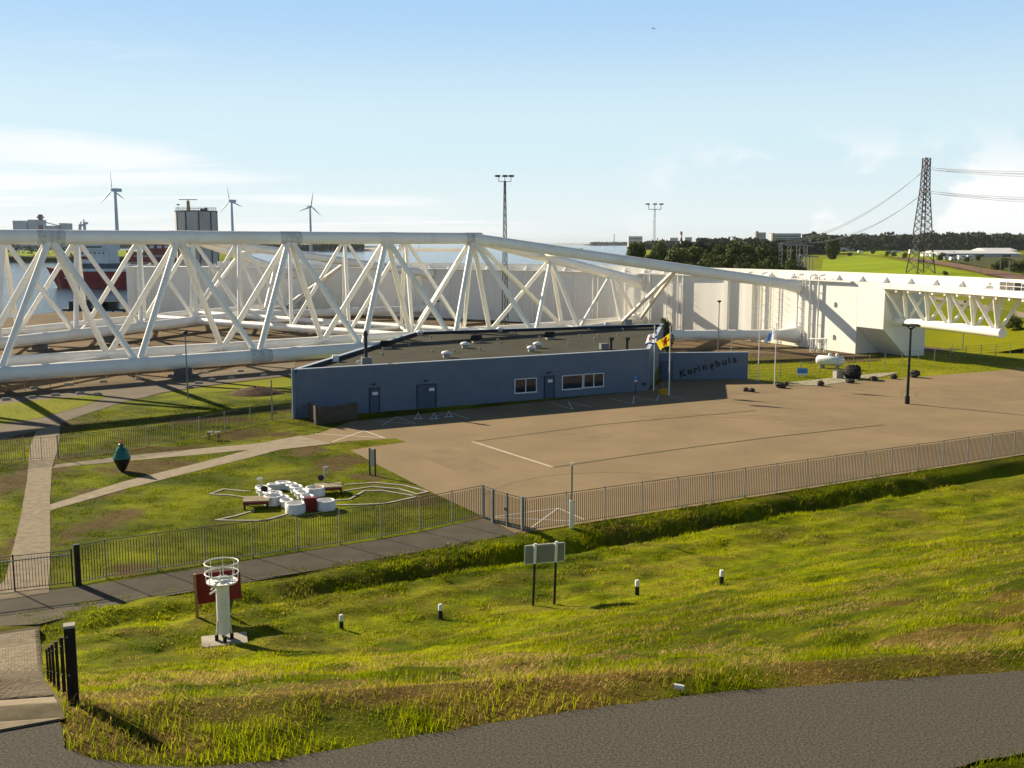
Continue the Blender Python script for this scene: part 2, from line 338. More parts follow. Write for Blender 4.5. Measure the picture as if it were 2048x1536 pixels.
def grid_obj(name, us, vs, hf, cf, m):
    U, V = np.meshgrid(us, vs, indexing='ij'); X = -S30 * U + C30 * V; Y = C30 * U + S30 * V; Z = hf(X, Y)
    n, k = U.shape; i = np.arange(n - 1)[:, None] * k + np.arange(k - 1)[None]; i = i.ravel()
    fs = np.stack([i, i + 1, i + k + 1, i + k], 1)[:, ::-1]
    me = bpy.data.meshes.new(name); me.from_pydata(np.stack([X, Y, Z], -1).reshape(-1, 3).tolist(), [], fs.tolist())
    c = cf(X, Y).reshape(-1, 3); c = np.concatenate([c, np.ones((len(c), 1))], 1)
    a = me.color_attributes.new('Col', 'FLOAT_COLOR', 'POINT'); a.data.foreach_set('color', c.ravel().astype(np.float32))
    me.polygons.foreach_set('use_smooth', [True] * len(fs)); me.materials.append(MAT[m]); me.update()
    o = bpy.data.objects.new(name, me); COL.objects.link(o); tag(o, kind='structure'); WPOS[o.name] = Vector((0, 0, 0)); return o
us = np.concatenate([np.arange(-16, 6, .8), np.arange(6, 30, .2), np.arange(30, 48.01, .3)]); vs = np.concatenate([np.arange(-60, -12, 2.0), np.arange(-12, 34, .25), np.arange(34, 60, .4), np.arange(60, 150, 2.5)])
grid_obj('dike', us, vs, terr, lambda x, y: colour_field(x, y, dike_dry(x, y)) * (.85 - .35 * sst(uv(x, y)[0], 32, 20))[..., None], 'ground_grass')  # ground darkened under the close turf, painting in the shade between clumps
grid_obj('lawn', np.arange(48, 112, .7), np.arange(-60, 75, .7), lambda x, y: np.zeros_like(x), lambda x, y: colour_field(x, y, lawn_dry(x, y) * .95, (.135, .092, .036)) * .78, 'ground_grass')
# --- sheets on the flat: yard under the barrier, service road, car park, paths
NOGRASS = []
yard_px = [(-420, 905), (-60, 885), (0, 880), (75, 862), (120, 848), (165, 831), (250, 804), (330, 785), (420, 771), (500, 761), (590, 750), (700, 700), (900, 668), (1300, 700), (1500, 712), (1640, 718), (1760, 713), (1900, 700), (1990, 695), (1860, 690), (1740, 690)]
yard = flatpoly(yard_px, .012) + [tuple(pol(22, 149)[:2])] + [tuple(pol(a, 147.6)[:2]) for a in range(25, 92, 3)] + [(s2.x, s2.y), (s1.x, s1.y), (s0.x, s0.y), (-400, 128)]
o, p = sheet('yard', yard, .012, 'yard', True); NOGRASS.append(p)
o, p = sheet('service_road', [(-60, 884), (0, 879), (75, 861), (165, 830), (250, 803), (330, 784), (420, 770), (500, 760), (590, 749), (590, 722), (420, 745), (240, 768), (0, 800), (-60, 810)], .03, 'service_asphalt'); NOGRASS.append(p)
def strip(poly, z): return poly
o, tri = sheet('grass_verge', [(-60, 822), (0, 808), (120, 796), (207, 789), (212, 794), (165, 812), (80, 836), (0, 848), (-60, 858)], .045, 'grass_far')
o, p = sheet('car_park', [(600, 872), (640, 866), (700, 843), (1300, 780), (1325, 762), (1495, 757), (1545, 769), (1640, 772), (1700, 763), (1830, 754), (2048, 737), (2350, 712), (2350, 864), (2048, 909), (1050, 1065), (1030, 1066), (960, 1030), (860, 983), (760, 932), (700, 900), (745, 893), (812, 884), (790, 877), (700, 882), (660, 887)], .02, 'lot'); NOGRASS.append(p)
o, p = sheet('footpath', [(104, 936), (112, 929), (250, 912), (400, 897), (520, 886), (600, 871), (662, 887), (640, 890), (560, 899), (500, 915), (400, 940), (250, 978), (92, 1023), (100, 1009), (250, 962), (400, 925), (500, 899), (400, 909), (250, 922)], .024, 'path_paving'); NOGRASS.append(p)
o, p = sheet('paved_path', [(60, 893), (72, 862), (120, 847), (118, 890), (104, 935), (100, 1000), (101, 1090), (98, 1185), (0, 1200), (-30, 1190), (10, 1160), (40, 1040), (54, 960)], .034, 'brick_red'); NOGRASS.append(p)
o, p = sheet('walkway', [(-120, 1268), (0, 1252), (78, 1248), (250, 1205), (500, 1163), (800, 1110), (1036, 1068), (966, 1036), (840, 1064), (680, 1092), (508, 1119), (320, 1149), (157, 1173), (0, 1192), (-120, 1208)], .014, 'walkway'); NOGRASS.append(p)
# concrete forecourt edge beside the car park and dark soil by the fence
sheet('soil_strip', [(1500, 706), (1640, 706), (1760, 716), (1760, 722), (1640, 726), (1500, 722)], .02, 'soil')
sheet('gravel_strip', [(1545, 768), (1640, 758), (1760, 746), (1800, 744), (1760, 754), (1640, 771)], .026, 'concrete')
# --- bike road on the dike, hugging the shelf
ZR = 10.9
def road_pts(l): return [tuple(gp(a, b, ZR)[:2]) for a, b in l]
e1 = []
for i, (a, b) in enumerate([(2300, 1316), (2048, 1345), (1800, 1362), (1600, 1374), (1400, 1391), (1200, 1418), (1000, 1446), (800, 1480), (640, 1510), (520, 1526), (400, 1540), (280, 1536), (170, 1520), (130, 1498), (124, 1462), (120, 1442), (60, 1448), (0, 1455), (-200, 1478)]):
    p = gp(a, b, ZR); e1.append((p.x, p.y))
def densify(l, n=10, amp=.05, seed=3):
    out = []
    for i in range(len(l) - 1):
        for k in range(n):
            t = k / n; x = l[i][0] * (1 - t) + l[i + 1][0] * t; y = l[i][1] * (1 - t) + l[i + 1][1] * t
            out.append((x, y + amp * 2 * (float(fbm(x * 3, y * 3, seed, 3)) - .5)))
    return out + [l[-1]]
e2 = [(-12, 6.5), (-4, 6.7), (0, 7.3), (3.9, 9.35), (5.3, 9.85), (9, 10.9)]
rp = densify(e1) + densify(e2, 8, .08, 8)
sheet('bike_road', rp, ZR + .02, 'asphalt', True); ROADPOLY = rp
# --- brick stair path that runs up the dike
pa, pb = Vector((-4.84, 10.49)), Vector((-19.68, 41.18)); pd = (pb - pa).normalized(); pn = Vector((-pd.y, pd.x)); PLEN = (pb - pa).length
def slope_pt(s, t, lift=0.0):
    q = pa + pd * s + pn * t; return Vector((q.x, q.y, max(float(terr(q.x, q.y)), .02) + .035 + lift))
def path_z(s): return slope_pt(s, .6).z
mb = MB(); L = np.arange(0, PLEN + .5, .5)
for a, b in zip(L[:-1], L[1:]):
    for t0, t1 in ((-.05, 1.0), (1.0, 2.1), (2.1, 3.2)): mb.add([slope_pt(a, t0), slope_pt(b, t0), slope_pt(b, t1), slope_pt(a, t1)], [(0, 1, 2, 3)])
    mb.add([slope_pt(a, -.05), slope_pt(b, -.05), slope_pt(a, -.05, -.5), slope_pt(b, -.05, -.5)], [(0, 2, 3, 1)])
stair = struct('brick_path', mb, 'brick_joint')
slabs = MB(); slabs_end = 3.0
for a in np.arange(0, slabs_end, 1.0):
    slabs.add([slope_pt(a + .01, 0, .008), slope_pt(a + .985, 0, .008), slope_pt(a + .985, 3.2, .008), slope_pt(a + .01, 3.2, .008), slope_pt(a + .01, 0, -.02), slope_pt(a + .985, 0, -.02), slope_pt(a + .985, 3.2, -.02), slope_pt(a + .01, 3.2, -.02)], [(0, 1, 2, 3), (0, 4, 5, 1), (1, 5, 6, 2), (0, 3, 7, 4)])
slabs.build('slab', 'brick_red', stair)
bm_ = mesh_of(MB().box((0, 0, 0), (.208, .098, .05)), 'brick', 'brick_red'); rest = MB(); nb = 0
ang = math.atan2(pn.y, pn.x); row = 0
for s in np.arange(slabs_end + .06, PLEN, .108):
    pitch = math.atan2(path_z(s + .1) - path_z(s - .1), .2)
    for t in np.arange(.11 + (row % 2) * .108, 1.55, .217):
        p = slope_pt(s, t, .004 + random.uniform(0, .006))
        if nb < 300:
            X = Vector((pn.x, pn.y, 0)); Zx = Vector((pd.x, pd.y, math.tan(pitch))).normalized(); Zz = X.cross(Zx)
            inst('brick', bm_, p, stair, Matrix((X, Zx, Zz)).transposed().to_euler()); nb += 1
        else:
            Zx = Vector((pd.x, pd.y, math.tan(pitch))).normalized(); X = Vector((pn.x, pn.y, 0)); rest.box(p, (.208, .098, .05), ax=(X, Zx, X.cross(Zx)))
    row += 1
tag(rest.build('brick_course', 'brick_red', stair), kind='stuff')
# --- land on the right: a grass bank, field, scrub and railway, out to the woods
def bankx(y): return .108 * y + 6
YR = np.concatenate([np.arange(150, 260, 4.0), np.geomspace(262, 12000, 60)]); TR_ = np.concatenate([np.linspace(0, .1, 8), np.linspace(.12, 1, 60)])
def land_z(x, y):
    r = np.hypot(x - GC.x, y - GC.y); k = sst(r - 166, 0, 24) * sst(x - bankx(y), 0, 14 + .01 * y)
    hill = 2.2 * sst(x, .30 * y, .40 * y) * sst(y, 250, 420) * (1 - sst(y, 900, 1400))
    return -2.2 + k * (7.0 + hill + 1.2 * (fbm(x * .01, y * .01, 4) - .5)) + 2.0 * sst(r - 160, 6, 0) * sst(x, 30, 40) * 0 + sst(y, 260, 200) * 2.1 * (1 - k)
vsn, cs = [], []
for y in YR:
    x0 = float(bankx(y)); x1 = 1.25 * y + 160
    for t in TR_:
        x = x0 + (x1 - x0) * t; vsn.append((x, y, float(land_z(x, y))))
n, k = len(YR), len(TR_); mb = MB(); mb.add(vsn, [(j * k + i, j * k + i + 1, (j + 1) * k + i + 1, (j + 1) * k + i) for j in range(n - 1) for i in range(k - 1)], True)
struct('hinterland', mb, 'grass_far')
def far_hit(x, y):                                # pixel onto the hinterland
    r = ray(x, y); d = np.geomspace(120, 14000, 6000); P = CO[None] + r[None] * (d / r[1])[:, None]
    i = np.where(P[:, 2] <= land_z(P[:, 0], P[:, 1]))[0]; p = P[i[0]] if len(i) else P[-1]
    return Vector(p)
def drape(name, pts, m, lift=.25, n=6):           # patch lying on the hinterland, from a pixel outline given as two edges
    a, b = pts; mb = MB(); rows = []
    for i in range(len(a)):
        rows.append([far_hit(a[i][0] * (1 - t) + b[i][0] * t, a[i][1] * (1 - t) + b[i][1] * t) for t in np.linspace(0, 1, n)])
    vs = [(p.x, p.y, float(land_z(p.x, p.y)) + lift) for r_ in rows for p in r_]
    mb.add(vs, [(j * n + i, j * n + i + 1, (j + 1) * n + i + 1, (j + 1) * n + i) for j in range(len(a) - 1) for i in range(n - 1)], True)
    return struct(name, mb, m)

# ================================================================== THE STORM SURGE BARRIER
gate = thing('storm_surge_gate', pol(57, GR), 'huge white gate wall with two tubular truss arms beside the river', 'flood barrier')
WZ = 10.4
# --- curved retaining wall
def arc_band(mb, a0, a1, prof, step=1.2, cap=True):
    n = max(2, int(abs(a1 - a0) / step) + 1); k = len(prof); vs = [pol(a, r, z) for a in np.linspace(a0, a1, n) for r, z in prof]
    mb.add(vs, [(j * k + i, j * k + (i + 1) % k, (j + 1) * k + (i + 1) % k, (j + 1) * k + i) for j in range(n - 1) for i in range(k)])
    if cap: mb.add(vs[:k], [tuple(reversed(range(k)))]); mb.add(vs[-k:], [tuple(range(k))])
A_R, A_L, A_E = 23.35, 90.6, 21.25                  # lower wall end, left end, overhanging right end (degrees)
wall = MB(); arc_band(wall, A_R, A_L, [(GR, .05), (GR, WZ), (GR + 7.5, WZ), (GR + 7.5, .05)]); wall = wall.build('gate_wall', 'gate_paint', gate)
end = MB(); arc_band(end, A_E, A_R - .02, [(GR, WZ - .02), (GR, 4.0), (GR + 4.2, .1), (GR + 7.4, .1), (GR + 7.4, WZ - .02)]); end.build('gate_end_block', 'gate_paint', gate)
rail = MB(); arc_band(rail, A_R + .4, A_L, [(GR - .55, WZ - .16), (GR - .55, WZ + .02), (GR + .8, WZ + .02), (GR + .8, WZ - .16)], 1.2); rail.build('walkway_slab', 'gate_paint', wall)
par = MB(); arc_band(par, 11, A_L - 8, [(GR + 1.3, WZ + .03), (GR + 1.3, WZ + 1.25), (GR + 1.6, WZ + 1.25), (GR + 1.6, WZ + .03)], 1.2); par.build('parapet', 'gate_paint', wall)
for a in np.arange(12.5, 88, 1.85):               # pointed brackets in front of the parapet
    t = Vector((-math.sin(R(a)), math.cos(R(a)), 0)); c = pol(a, GR + 1.28, WZ + .03); i_ = pol(a, GR + .45, WZ + .03)
    mb = MB(); mb.add([c + t * .42, c - t * .42, i_ + t * .25, i_ - t * .25, c + Vector((0, 0, .8)) + t * .08, c + Vector((0, 0, .8)) - t * .08], [(0, 2, 4), (1, 5, 3), (2, 3, 5, 4), (0, 1, 3, 2), (0, 4, 5, 1)])
    mb.build('bracket', 'white_steel', wall)
for a in np.arange(25.5, 90, 4.4):                # handrail lengths on the wall top
    mb = MB()
    for q in np.arange(a, a + 3.6, 1.2): mb.tube(pol(q, GR - .4, WZ), pol(q, GR - .4, WZ + .9), .03, 5)
    for z in (.5, .9): mb.tube(pol(a, GR - .4, WZ + z), pol(a + 3.6, GR - .4, WZ + z), .025, 5)
    mb.build('handrail', 'white_steel', wall)
# pipes, stiffeners and ladders standing off the wall face (angles found from the photo columns)
def ang_at(x):
    best = min(((abs((1024 + FPX * (p.x / (p.y * math.cos(PITCH) + 10 * math.sin(PITCH)))) - x), a) for a in np.arange(22, 91, .02) for p in (pol(a),)))
    return best[1]
def pipe(x, r=.16, z0=.3, z1=WZ + .5, off=.35, elbow=True):
    a = ang_at(x); mb = MB(); mb.tube(pol(a, GR - off, z0), pol(a, GR - off, z1), r, 8)
    if elbow: mb.tube(pol(a, GR - off, z1), pol(a, GR + .8, z1 + .25), r, 8)
    for z in np.arange(z0 + 1, z1, 2.4): mb.tube(pol(a, GR - off, z), pol(a, GR + .05, z), r * .5, 5)
    return mb.build('pipe', 'white_steel', wall)
for x in (300, 330, 420, 452, 520, 622, 655, 760, 790, 845, 900, 968, 1010, 1068, 1110, 1188, 1198, 1252, 1290, 1302, 1336, 1358, 1368, 1452, 1460, 1496, 1525, 1598, 1622, 1640): pipe(x, .11 if x < 1300 else .15)
def ladder(x, w=.65, z0=.4, z1=WZ + .3):
    a = ang_at(x); t = Vector((-math.sin(R(a)), math.cos(R(a)), 0)); c0, c1 = pol(a, GR - .55, z0), pol(a, GR - .55, z1); mb = MB()
    for s in (-1, 1): mb.tube(c0 + t * (w * s / 2), c1 + t * (w * s / 2), .05, 6)
    for z in np.arange(z0 + .3, z1, .42): p = pol(a, GR - .55, z); mb.tube(p - t * w / 2, p + t * w / 2, .03, 5)
    n = Vector((GC.x - c0.x, GC.y - c0.y, 0)).normalized()
    for z in np.arange(z0 + 2.4, z1, 1.0):        # safety hoops
        p = pol(a, GR - .55, z); pts = [p + t * (w * .5 * math.cos(q)) + n * (.75 * math.sin(q)) for q in np.linspace(0, math.pi, 7)]
        for i in range(6): mb.tube(pts[i], pts[i + 1], .025, 4)
    return mb.build('ladder', 'white_steel', wall)
for x in (1343, 1524, 1548, 1612): ladder(x)
for x, w in ((1456, .9), (1502, 1.5)):            # broad boxed stiffeners
    a = ang_at(x); t = Vector((-math.sin(R(a)), math.cos(R(a)), 0)); MB().box(pol(a, GR - .3, WZ / 2), (.62, w, WZ - .3), rz=R(a)).build('stiffener', 'gate_paint', wall)
for x, z in ((1668, 2.2), (1668, 7.0)):
    MB().box(pol(ang_at(x), GR - .08, z), (.3, .5, .6), rz=R(ang_at(x))).build('inspection_hatch', 'white_steel', wall)
for x in (270, 305, 345, 400, 470, 560, 690, 735, 830, 925, 990, 1045, 1150, 1235):
    a = ang_at(x); MB().box(pol(a, GR - .12, WZ / 2), (.3, .22, WZ - .4), rz=R(a)).build('stiffener', 'gate_paint', wall)
# --- tubular truss arms
ZT, ZB, HW = 16.55, 1.85, 5.7
RC, RS = .86, .36
def chord(p, q, parent, r=RC, n=18, nm='chord'): return MB().tube(p, q, r, n).build(nm, 'white_steel', parent)
def strut(p, q, parent, r=RS, n=12): return MB().tube(p, q, r, n).build('strut', 'white_steel', parent)
def line(nrm, c, ang_):                            # point and direction of a plan line nrm.p = c
    u_ = Vector((math.cos(R(ang_)), math.sin(R(ang_)), 0)); n_ = Vector((u_.y, -u_.x, 0)); return n_ * c, u_, n_
def arm_nodes(c, ang_, xs, ext):
    p0, u_, n_ = line(None, c, ang_); ss = []
    for x in xs:
        p = col_on_line(x, p0, p0 + u_ * 100, ZT); ss.append((Vector((p.x, p.y, 0)) - p0).dot(u_))
    step = (ss[-1] - ss[0]) / (len(ss) - 1); ss = [ss[0] + step * i for i in range(len(ss))]
    ss = [ss[0] - step * k_ for k_ in range(ext, 0, -1)] + ss
    return p0, u_, n_, ss, step
def build_arm(label, c, ang_, xs, ext):
    p0, u_, n_, ss, step = arm_nodes(c, ang_, xs, ext)
    arm = bpy.data.objects.new('truss_arm', None); COL.objects.link(arm); o0 = p0 + u_ * ss[0]; arm.parent = gate; arm.location = o0 - WPOS[gate.name]; WPOS[arm.name] = o0; arm['label'] = label
    T = [p0 + u_ * s + Vector((0, 0, ZT)) for s in ss]; Bn, Bf = [], []
    sb = [ss[0] - step / 2] + [s + step / 2 for s in ss]
    for s in sb:
        Bn.append(p0 + u_ * s + n_ * HW + Vector((0, 0, ZB))); Bf.append(p0 + u_ * s - n_ * HW + Vector((0, 0, ZB)))
    chord(T[0] - u_ * step / 2, T[-1], arm, RC * .98); chord(Bn[0], Bn[-1], arm); chord(Bf[0], Bf[-1], arm)
    for i, t in enumerate(T):
        for B in (Bn, Bf): strut(B[i], t, arm, .38); strut(t, B[i + 1], arm, .38)
        collar = MB().tube(t - u_ * 1.5, t + u_ * 1.5, RC + .012, 18); collar.build('node_sleeve', 'patch_grey' if i % 2 == 0 else 'white_steel', arm)
    for i in range(len(Bn)):
        strut(Bn[i], Bf[i], arm, .34)
        if i + 1 < len(Bn): strut(Bn[i], Bf[i + 1], arm, .27)
    return arm, T, Bn, Bf, u_, n_
armN, TN, BN1, BN2, uN, nN = build_arm('truss arm behind the flat-roofed building', -126.7, 38.0, [100, 365, 578, 772, 945], 2)
armF, TF, BF1, BF2, uF, nF = build_arm('truss arm nearer the river', -122.6, 70.4, [5, 145, 270, 385], 3)
MB().tube(col_on_line(520, BN1[0], BN1[-1], ZB) - uN * 1.4, col_on_line(520, BN1[0], BN1[-1], ZB) + uN * 1.4, RC + .03, 18).build('grey_patch', 'patch_grey', armN)
# forks that carry the arms to the wall
def sub(name, label, base):
    e = bpy.data.objects.new(name, None); COL.objects.link(e); e.parent = gate; e.location = base - WPOS[gate.name]; WPOS[e.name] = base.copy(); e['label'] = label; return e
def wallpt(x, z): return pol(ang_at(x), GR + .15, z)
def lerp(a, b, t): return a + (b - a) * t
def fork(label, apex, bn, bf, xr, xl, zr=9.3, zl=8.9):
    fk = sub('fork', label, Vector((apex.x, apex.y, 0)))
    tr, tl = wallpt(xr, zr), wallpt(xl, zl); br, bl = Vector((tr.x, tr.y, ZB)), Vector((tl.x, tl.y, ZB))
    for p, q in ((apex, tr), (apex, tl), (bn, br), (bf, bl)): chord(p, q, fk, RC * .93)
    chord(bn, bl, fk, .55)
    for q, d_ in ((tr, apex), (tl, apex)):          # flared shoes where the chords meet the wall
        v_ = (d_ - q).normalized(); MB().tube(q + v_ * 2.4, q - v_ * .05, RC * .95, 16, RC * 1.45).build('wall_shoe', 'white_steel', fk)
    for q, d_ in ((br, bn), (bl, bf)):
        v_ = (d_ - q).normalized(); MB().tube(q + v_ * 3.0, q, RC * .95, 16, RC * 1.7).build('wall_shoe', 'white_steel', fk)
    l1, l2 = lerp(apex, tl, .42), lerp(apex, tl, .80); r1 = lerp(apex, tr, .62); m1, m2 = lerp(bn, bl, .38), lerp(bn, bl, .80); k1, k2 = lerp(bf, bl, .45), lerp(bn, br, .45)
    for p, q in ((apex, bn), (apex, bf), (l1, bn), (l1, bf), (l1, m1), (l1, k1), (l2, m1), (l2, m2), (l2, bl), (r1, m2), (r1, bl), (apex, k1), (m1, k1), (m1, k2), (k2, br), (lerp(apex, tl, .36), lerp(apex, tr, .32))): strut(p, q, fk, .33)
    return fk
fork('fork carrying the nearer truss arm to the wall', TN[-1], BN1[-1], BN2[-1], 1596, 1278)
fork('fork carrying the river-side truss arm to the wall', TF[-1], BF1[-1], BF2[-1], 862, 585)
# cross truss tying both arms together
xt = sub('cross_truss', 'cross truss tying the two arms together', lerp(TN[-1], TF[-1], .5) * Vector((1, 1, 0)) if False else Vector(((TN[-1].x + TF[-1].x) / 2, (TN[-1].y + TF[-1].y) / 2, 0)))
a, b = TN[-1], TF[-1]; cu = (b - a).normalized(); cn = Vector((cu.y, -cu.x, 0)); chord(a, b, xt, RC * .8)
if cn.y > 0: cn = -cn
low = [[lerp(a, b, (i + .5) / 5) + s_ * cn * 6 + Vector((0, 0, ZB - ZT)) for i in range(-1, 6)] for s_ in (1, -1)]
for l_ in low: chord(l_[0], l_[-1], xt, RC * .72)
for i in range(5):
    t0, t1 = lerp(a, b, i / 5), lerp(a, b, (i + 1) / 5)
    for l_ in low: strut(t0, l_[i + 1], xt, .3); strut(l_[i + 1], t1, xt, .3)
    strut(low[0][i + 1], low[1][i + 1], xt, .28)
    if i < 4: strut(low[0][i + 1], low[1][i + 2], xt, .24)
# inner bracing behind the wall face, lower cradle tubes
# --- guide deck that runs on past the right-hand end of the wall
deck = sub('guide_deck', 'deck on lattice legs past the right-hand wall end', pol(17, GR + 2))
mb = MB(); arc_band(mb, 10.5, A_E - .05, [(GR - .7, WZ - .75), (GR - .7, WZ + .02), (GR + 4.6, WZ + .02), (GR + 4.6, WZ - .75)], 1.2); mb.build('deck_slab', 'gate_paint', deck)
mb = MB(); arc_band(mb, 13.6, A_E + 1.5, [(GR + 2 + .62 * math.cos(q), 5.1 + .62 * math.sin(q)) for q in np.linspace(0, 2 * math.pi, 12, endpoint=False)], .8); mb.sm = [True] * len(mb.sm); mb.build('lower_tube', 'white_steel', deck)
lat = np.arange(14.0, 20.9, 1.62)
for a in lat:
    for r_ in (GR - .1, GR + 4.0):
        for da in (-.70, .70): strut(pol(a + da * .12, GR + 2, 5.1), pol(a + da, r_, WZ - .72), deck, .23)
for a in np.arange(11.2, 22, .9):
    MB().box(pol(a, GR + 2, WZ - .95), (5.0, .3, .36), rz=R(a)).build('cross_beam', 'white_steel', deck)
mb = MB()
for a in np.arange(10.8, 14, .5): mb.tube(pol(a, GR - .55, WZ), pol(a, GR - .55, WZ + 1.0), .04, 5)
for z in (.5, 1.0): mb.tube(pol(10.8, GR - .55, WZ + z), pol(13.8, GR - .55, WZ + z), .035, 5)
mb.build('handrail', 'white_steel', deck)
MB().box(pol(12.6, GR + .6, WZ + .5), (.9, 2.6, .9), rz=R(12.6)).build('deck_cabinet', 'concrete_dark', deck)
# little access stair frame at the foot of the wall
st = thing('access_stair', gp(1638, 706), 'white steel access frame with crossed braces at foot of the white gate wall', 'stair'); c = gp(1638, 706)
for k_, dx in enumerate((-1.0, 0, 1.0)):
    for dy in (0, 1.0): MB().tube(c + Vector((dx, dy, 0)), c + Vector((dx, dy, 2.0)), .06, 6).build('post', 'white_steel', st)
for s_ in (-1, 0):
    for z0, z1 in ((.1, 1.9), (1.9, .1)): MB().tube(c + Vector((s_, 0, z0)), c + Vector((s_ + 1, 0, z1)), .05, 5).build('brace', 'white_steel', st)
MB().box(c + Vector((0, .5, 2.03)), (2.3, 1.3, .08)).build('platform', 'white_steel', st)
# concrete blocks that prop the arms
def prop(p, lab):
    z = p.z - RC; MB_ = MB(); q = Vector((p.x, p.y, 0)); MB_.prism([(q.x - 1.5, q.y - 1.1), (q.x + 1.5, q.y - 1.1), (q.x + 1.5, q.y + 1.1), (q.x - 1.5, q.y + 1.1)], 0, .35)
    MB_.prism([(q.x - .9, q.y - .7), (q.x + .9, q.y - .7), (q.x + .9, q.y + .7), (q.x - .9, q.y + .7)], .35, z + .05); tag(MB_.build('support_block', 'concrete_dark', origin=q), lab, 'support', 'concrete blocks under the truss arms')
for i in range(1, 5): prop(lerp(BF1[i], BF1[i + 1], .5), 'dark concrete block propping a lower tube of the river-side truss arm')
for i in range(1, 6, 2): prop(lerp(BN1[i], BN1[i + 1], .35), 'dark concrete block propping the lower tube of the nearer truss arm')

# ================================================================== THE VISITOR BUILDING
BH = 4.5
P1, P4 = gp(587, 838), gp(1297, 781); P2, P3 = gp(830, 664, BH), gp(1326, 648, BH); P2.z = P3.z = 0
bld = thing('visitor_centre', (P1 + P4) / 2, 'low blue-grey clad building with dark flat roof full of vents', 'building')
fd = (P4 - P1).normalized(); fn = Vector((fd.y, -fd.x, 0)); FRZ = math.atan2(fd.y, fd.x); FL = (P4 - P1).length
def wall_seg(a, b, inward, nm):
    d = (b - a).normalized(); n_ = Vector((d.y, -d.x, 0)); th = .3
    mb = MB(); q = [a, b, b - n_ * th, a - n_ * th]; mb.prism([(p.x, p.y) for p in q], 0, BH - .001); return mb.build(nm, 'cladding', bld)
C_ = (P1 + P2 + P3 + P4) / 4
front = wall_seg(P1, P4, C_, 'front_wall'); wall_seg(P4 + fd * .02, P3, C_, 'side_wall'); wall_seg(P3, P2, C_, 'back_wall'); wall_seg(P2, P1 - fd * .02, C_, 'rear_wall')
# cladding boards, lapped
for k_ in range(14):
    z = .30 + k_ * .30; mb = MB(); mb.box((P1 + P4) / 2 + fn * .018 + Vector((0, 0, z)), (FL - .1, .03, .285), rz=FRZ); mb.build('cladding_board', 'cladding', front)
poly = [(p.x, p.y) for p in (P1, P4, P3, P2)]
roof = MB().prism(poly, 4.0, BH - .32).build('roof', 'roof_felt', bld)
for a, b in ((P1, P4), (P4, P3), (P3, P2), (P2, P1)):
    d = (b - a).normalized(); n_ = Vector((d.y, -d.x, 0)); mb = MB(); q = [a + n_ * .06, b + n_ * .06, b - n_ * .36, a - n_ * .36]; mb.prism([(p.x, p.y) for p in q], BH, BH + .06); mb.build('coping', 'cladding_trim', roof)
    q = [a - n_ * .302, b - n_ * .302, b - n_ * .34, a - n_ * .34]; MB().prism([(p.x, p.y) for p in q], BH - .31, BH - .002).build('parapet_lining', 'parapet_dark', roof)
# openings are found on the facade plane: s along the wall, z up
def fac(x, y): p = on_wall(x, y, P1, P4); return (p - P1).dot(fd), p.z
def fpt(s, z, out=0.0): return P1 + fd * s + fn * out + Vector((0, 0, z))
def window(xa, ya, xb, yb, npane):
    s0, z1 = fac(xa, ya); s1, z0 = fac(xb, yb); w = bpy.data.objects.new('window', None)
    z1 = (z1 + fac(xb, ya - (xb - xa) * .08)[1]) / 2; z0 = (z0 + fac(xa, yb + (xb - xa) * .08)[1]) / 2
    COL.objects.link(w); w.parent = bld; o0 = fpt(s0, z0); w.location = o0 - WPOS[bld.name]; WPOS[w.name] = o0; fr = .07
    for a, b in ((fpt(s0, z0, .06), fpt(s1, z0, .06)), (fpt(s0, z1, .06), fpt(s1, z1, .06))): MB().bar(a, b, .12, fr).build('frame', 'white_paint', w)
    for i in range(npane + 1):
        s = s0 + (s1 - s0) * i / npane; MB().box(fpt(s, (z0 + z1) / 2, .06), (fr, .118, z1 - z0), rz=FRZ).build('frame', 'white_paint', w)
    for i in range(npane):
        a = s0 + (s1 - s0) * (i + .5) / npane; MB().box(fpt(a, (z0 + z1) / 2, .042), ((s1 - s0) / npane - fr, .02, z1 - z0 - fr), rz=FRZ).build('pane', 'glass', w)
    MB().box(fpt((s0 + s1) / 2, z0 - .06, .1), (s1 - s0 + .1, .2, .05), rz=FRZ).build('sill', 'cladding_trim', w)
window(1029, 759, 1072, 783, 2); window(1124, 752, 1164, 776, 1); window(1167, 749, 1206, 772, 2)
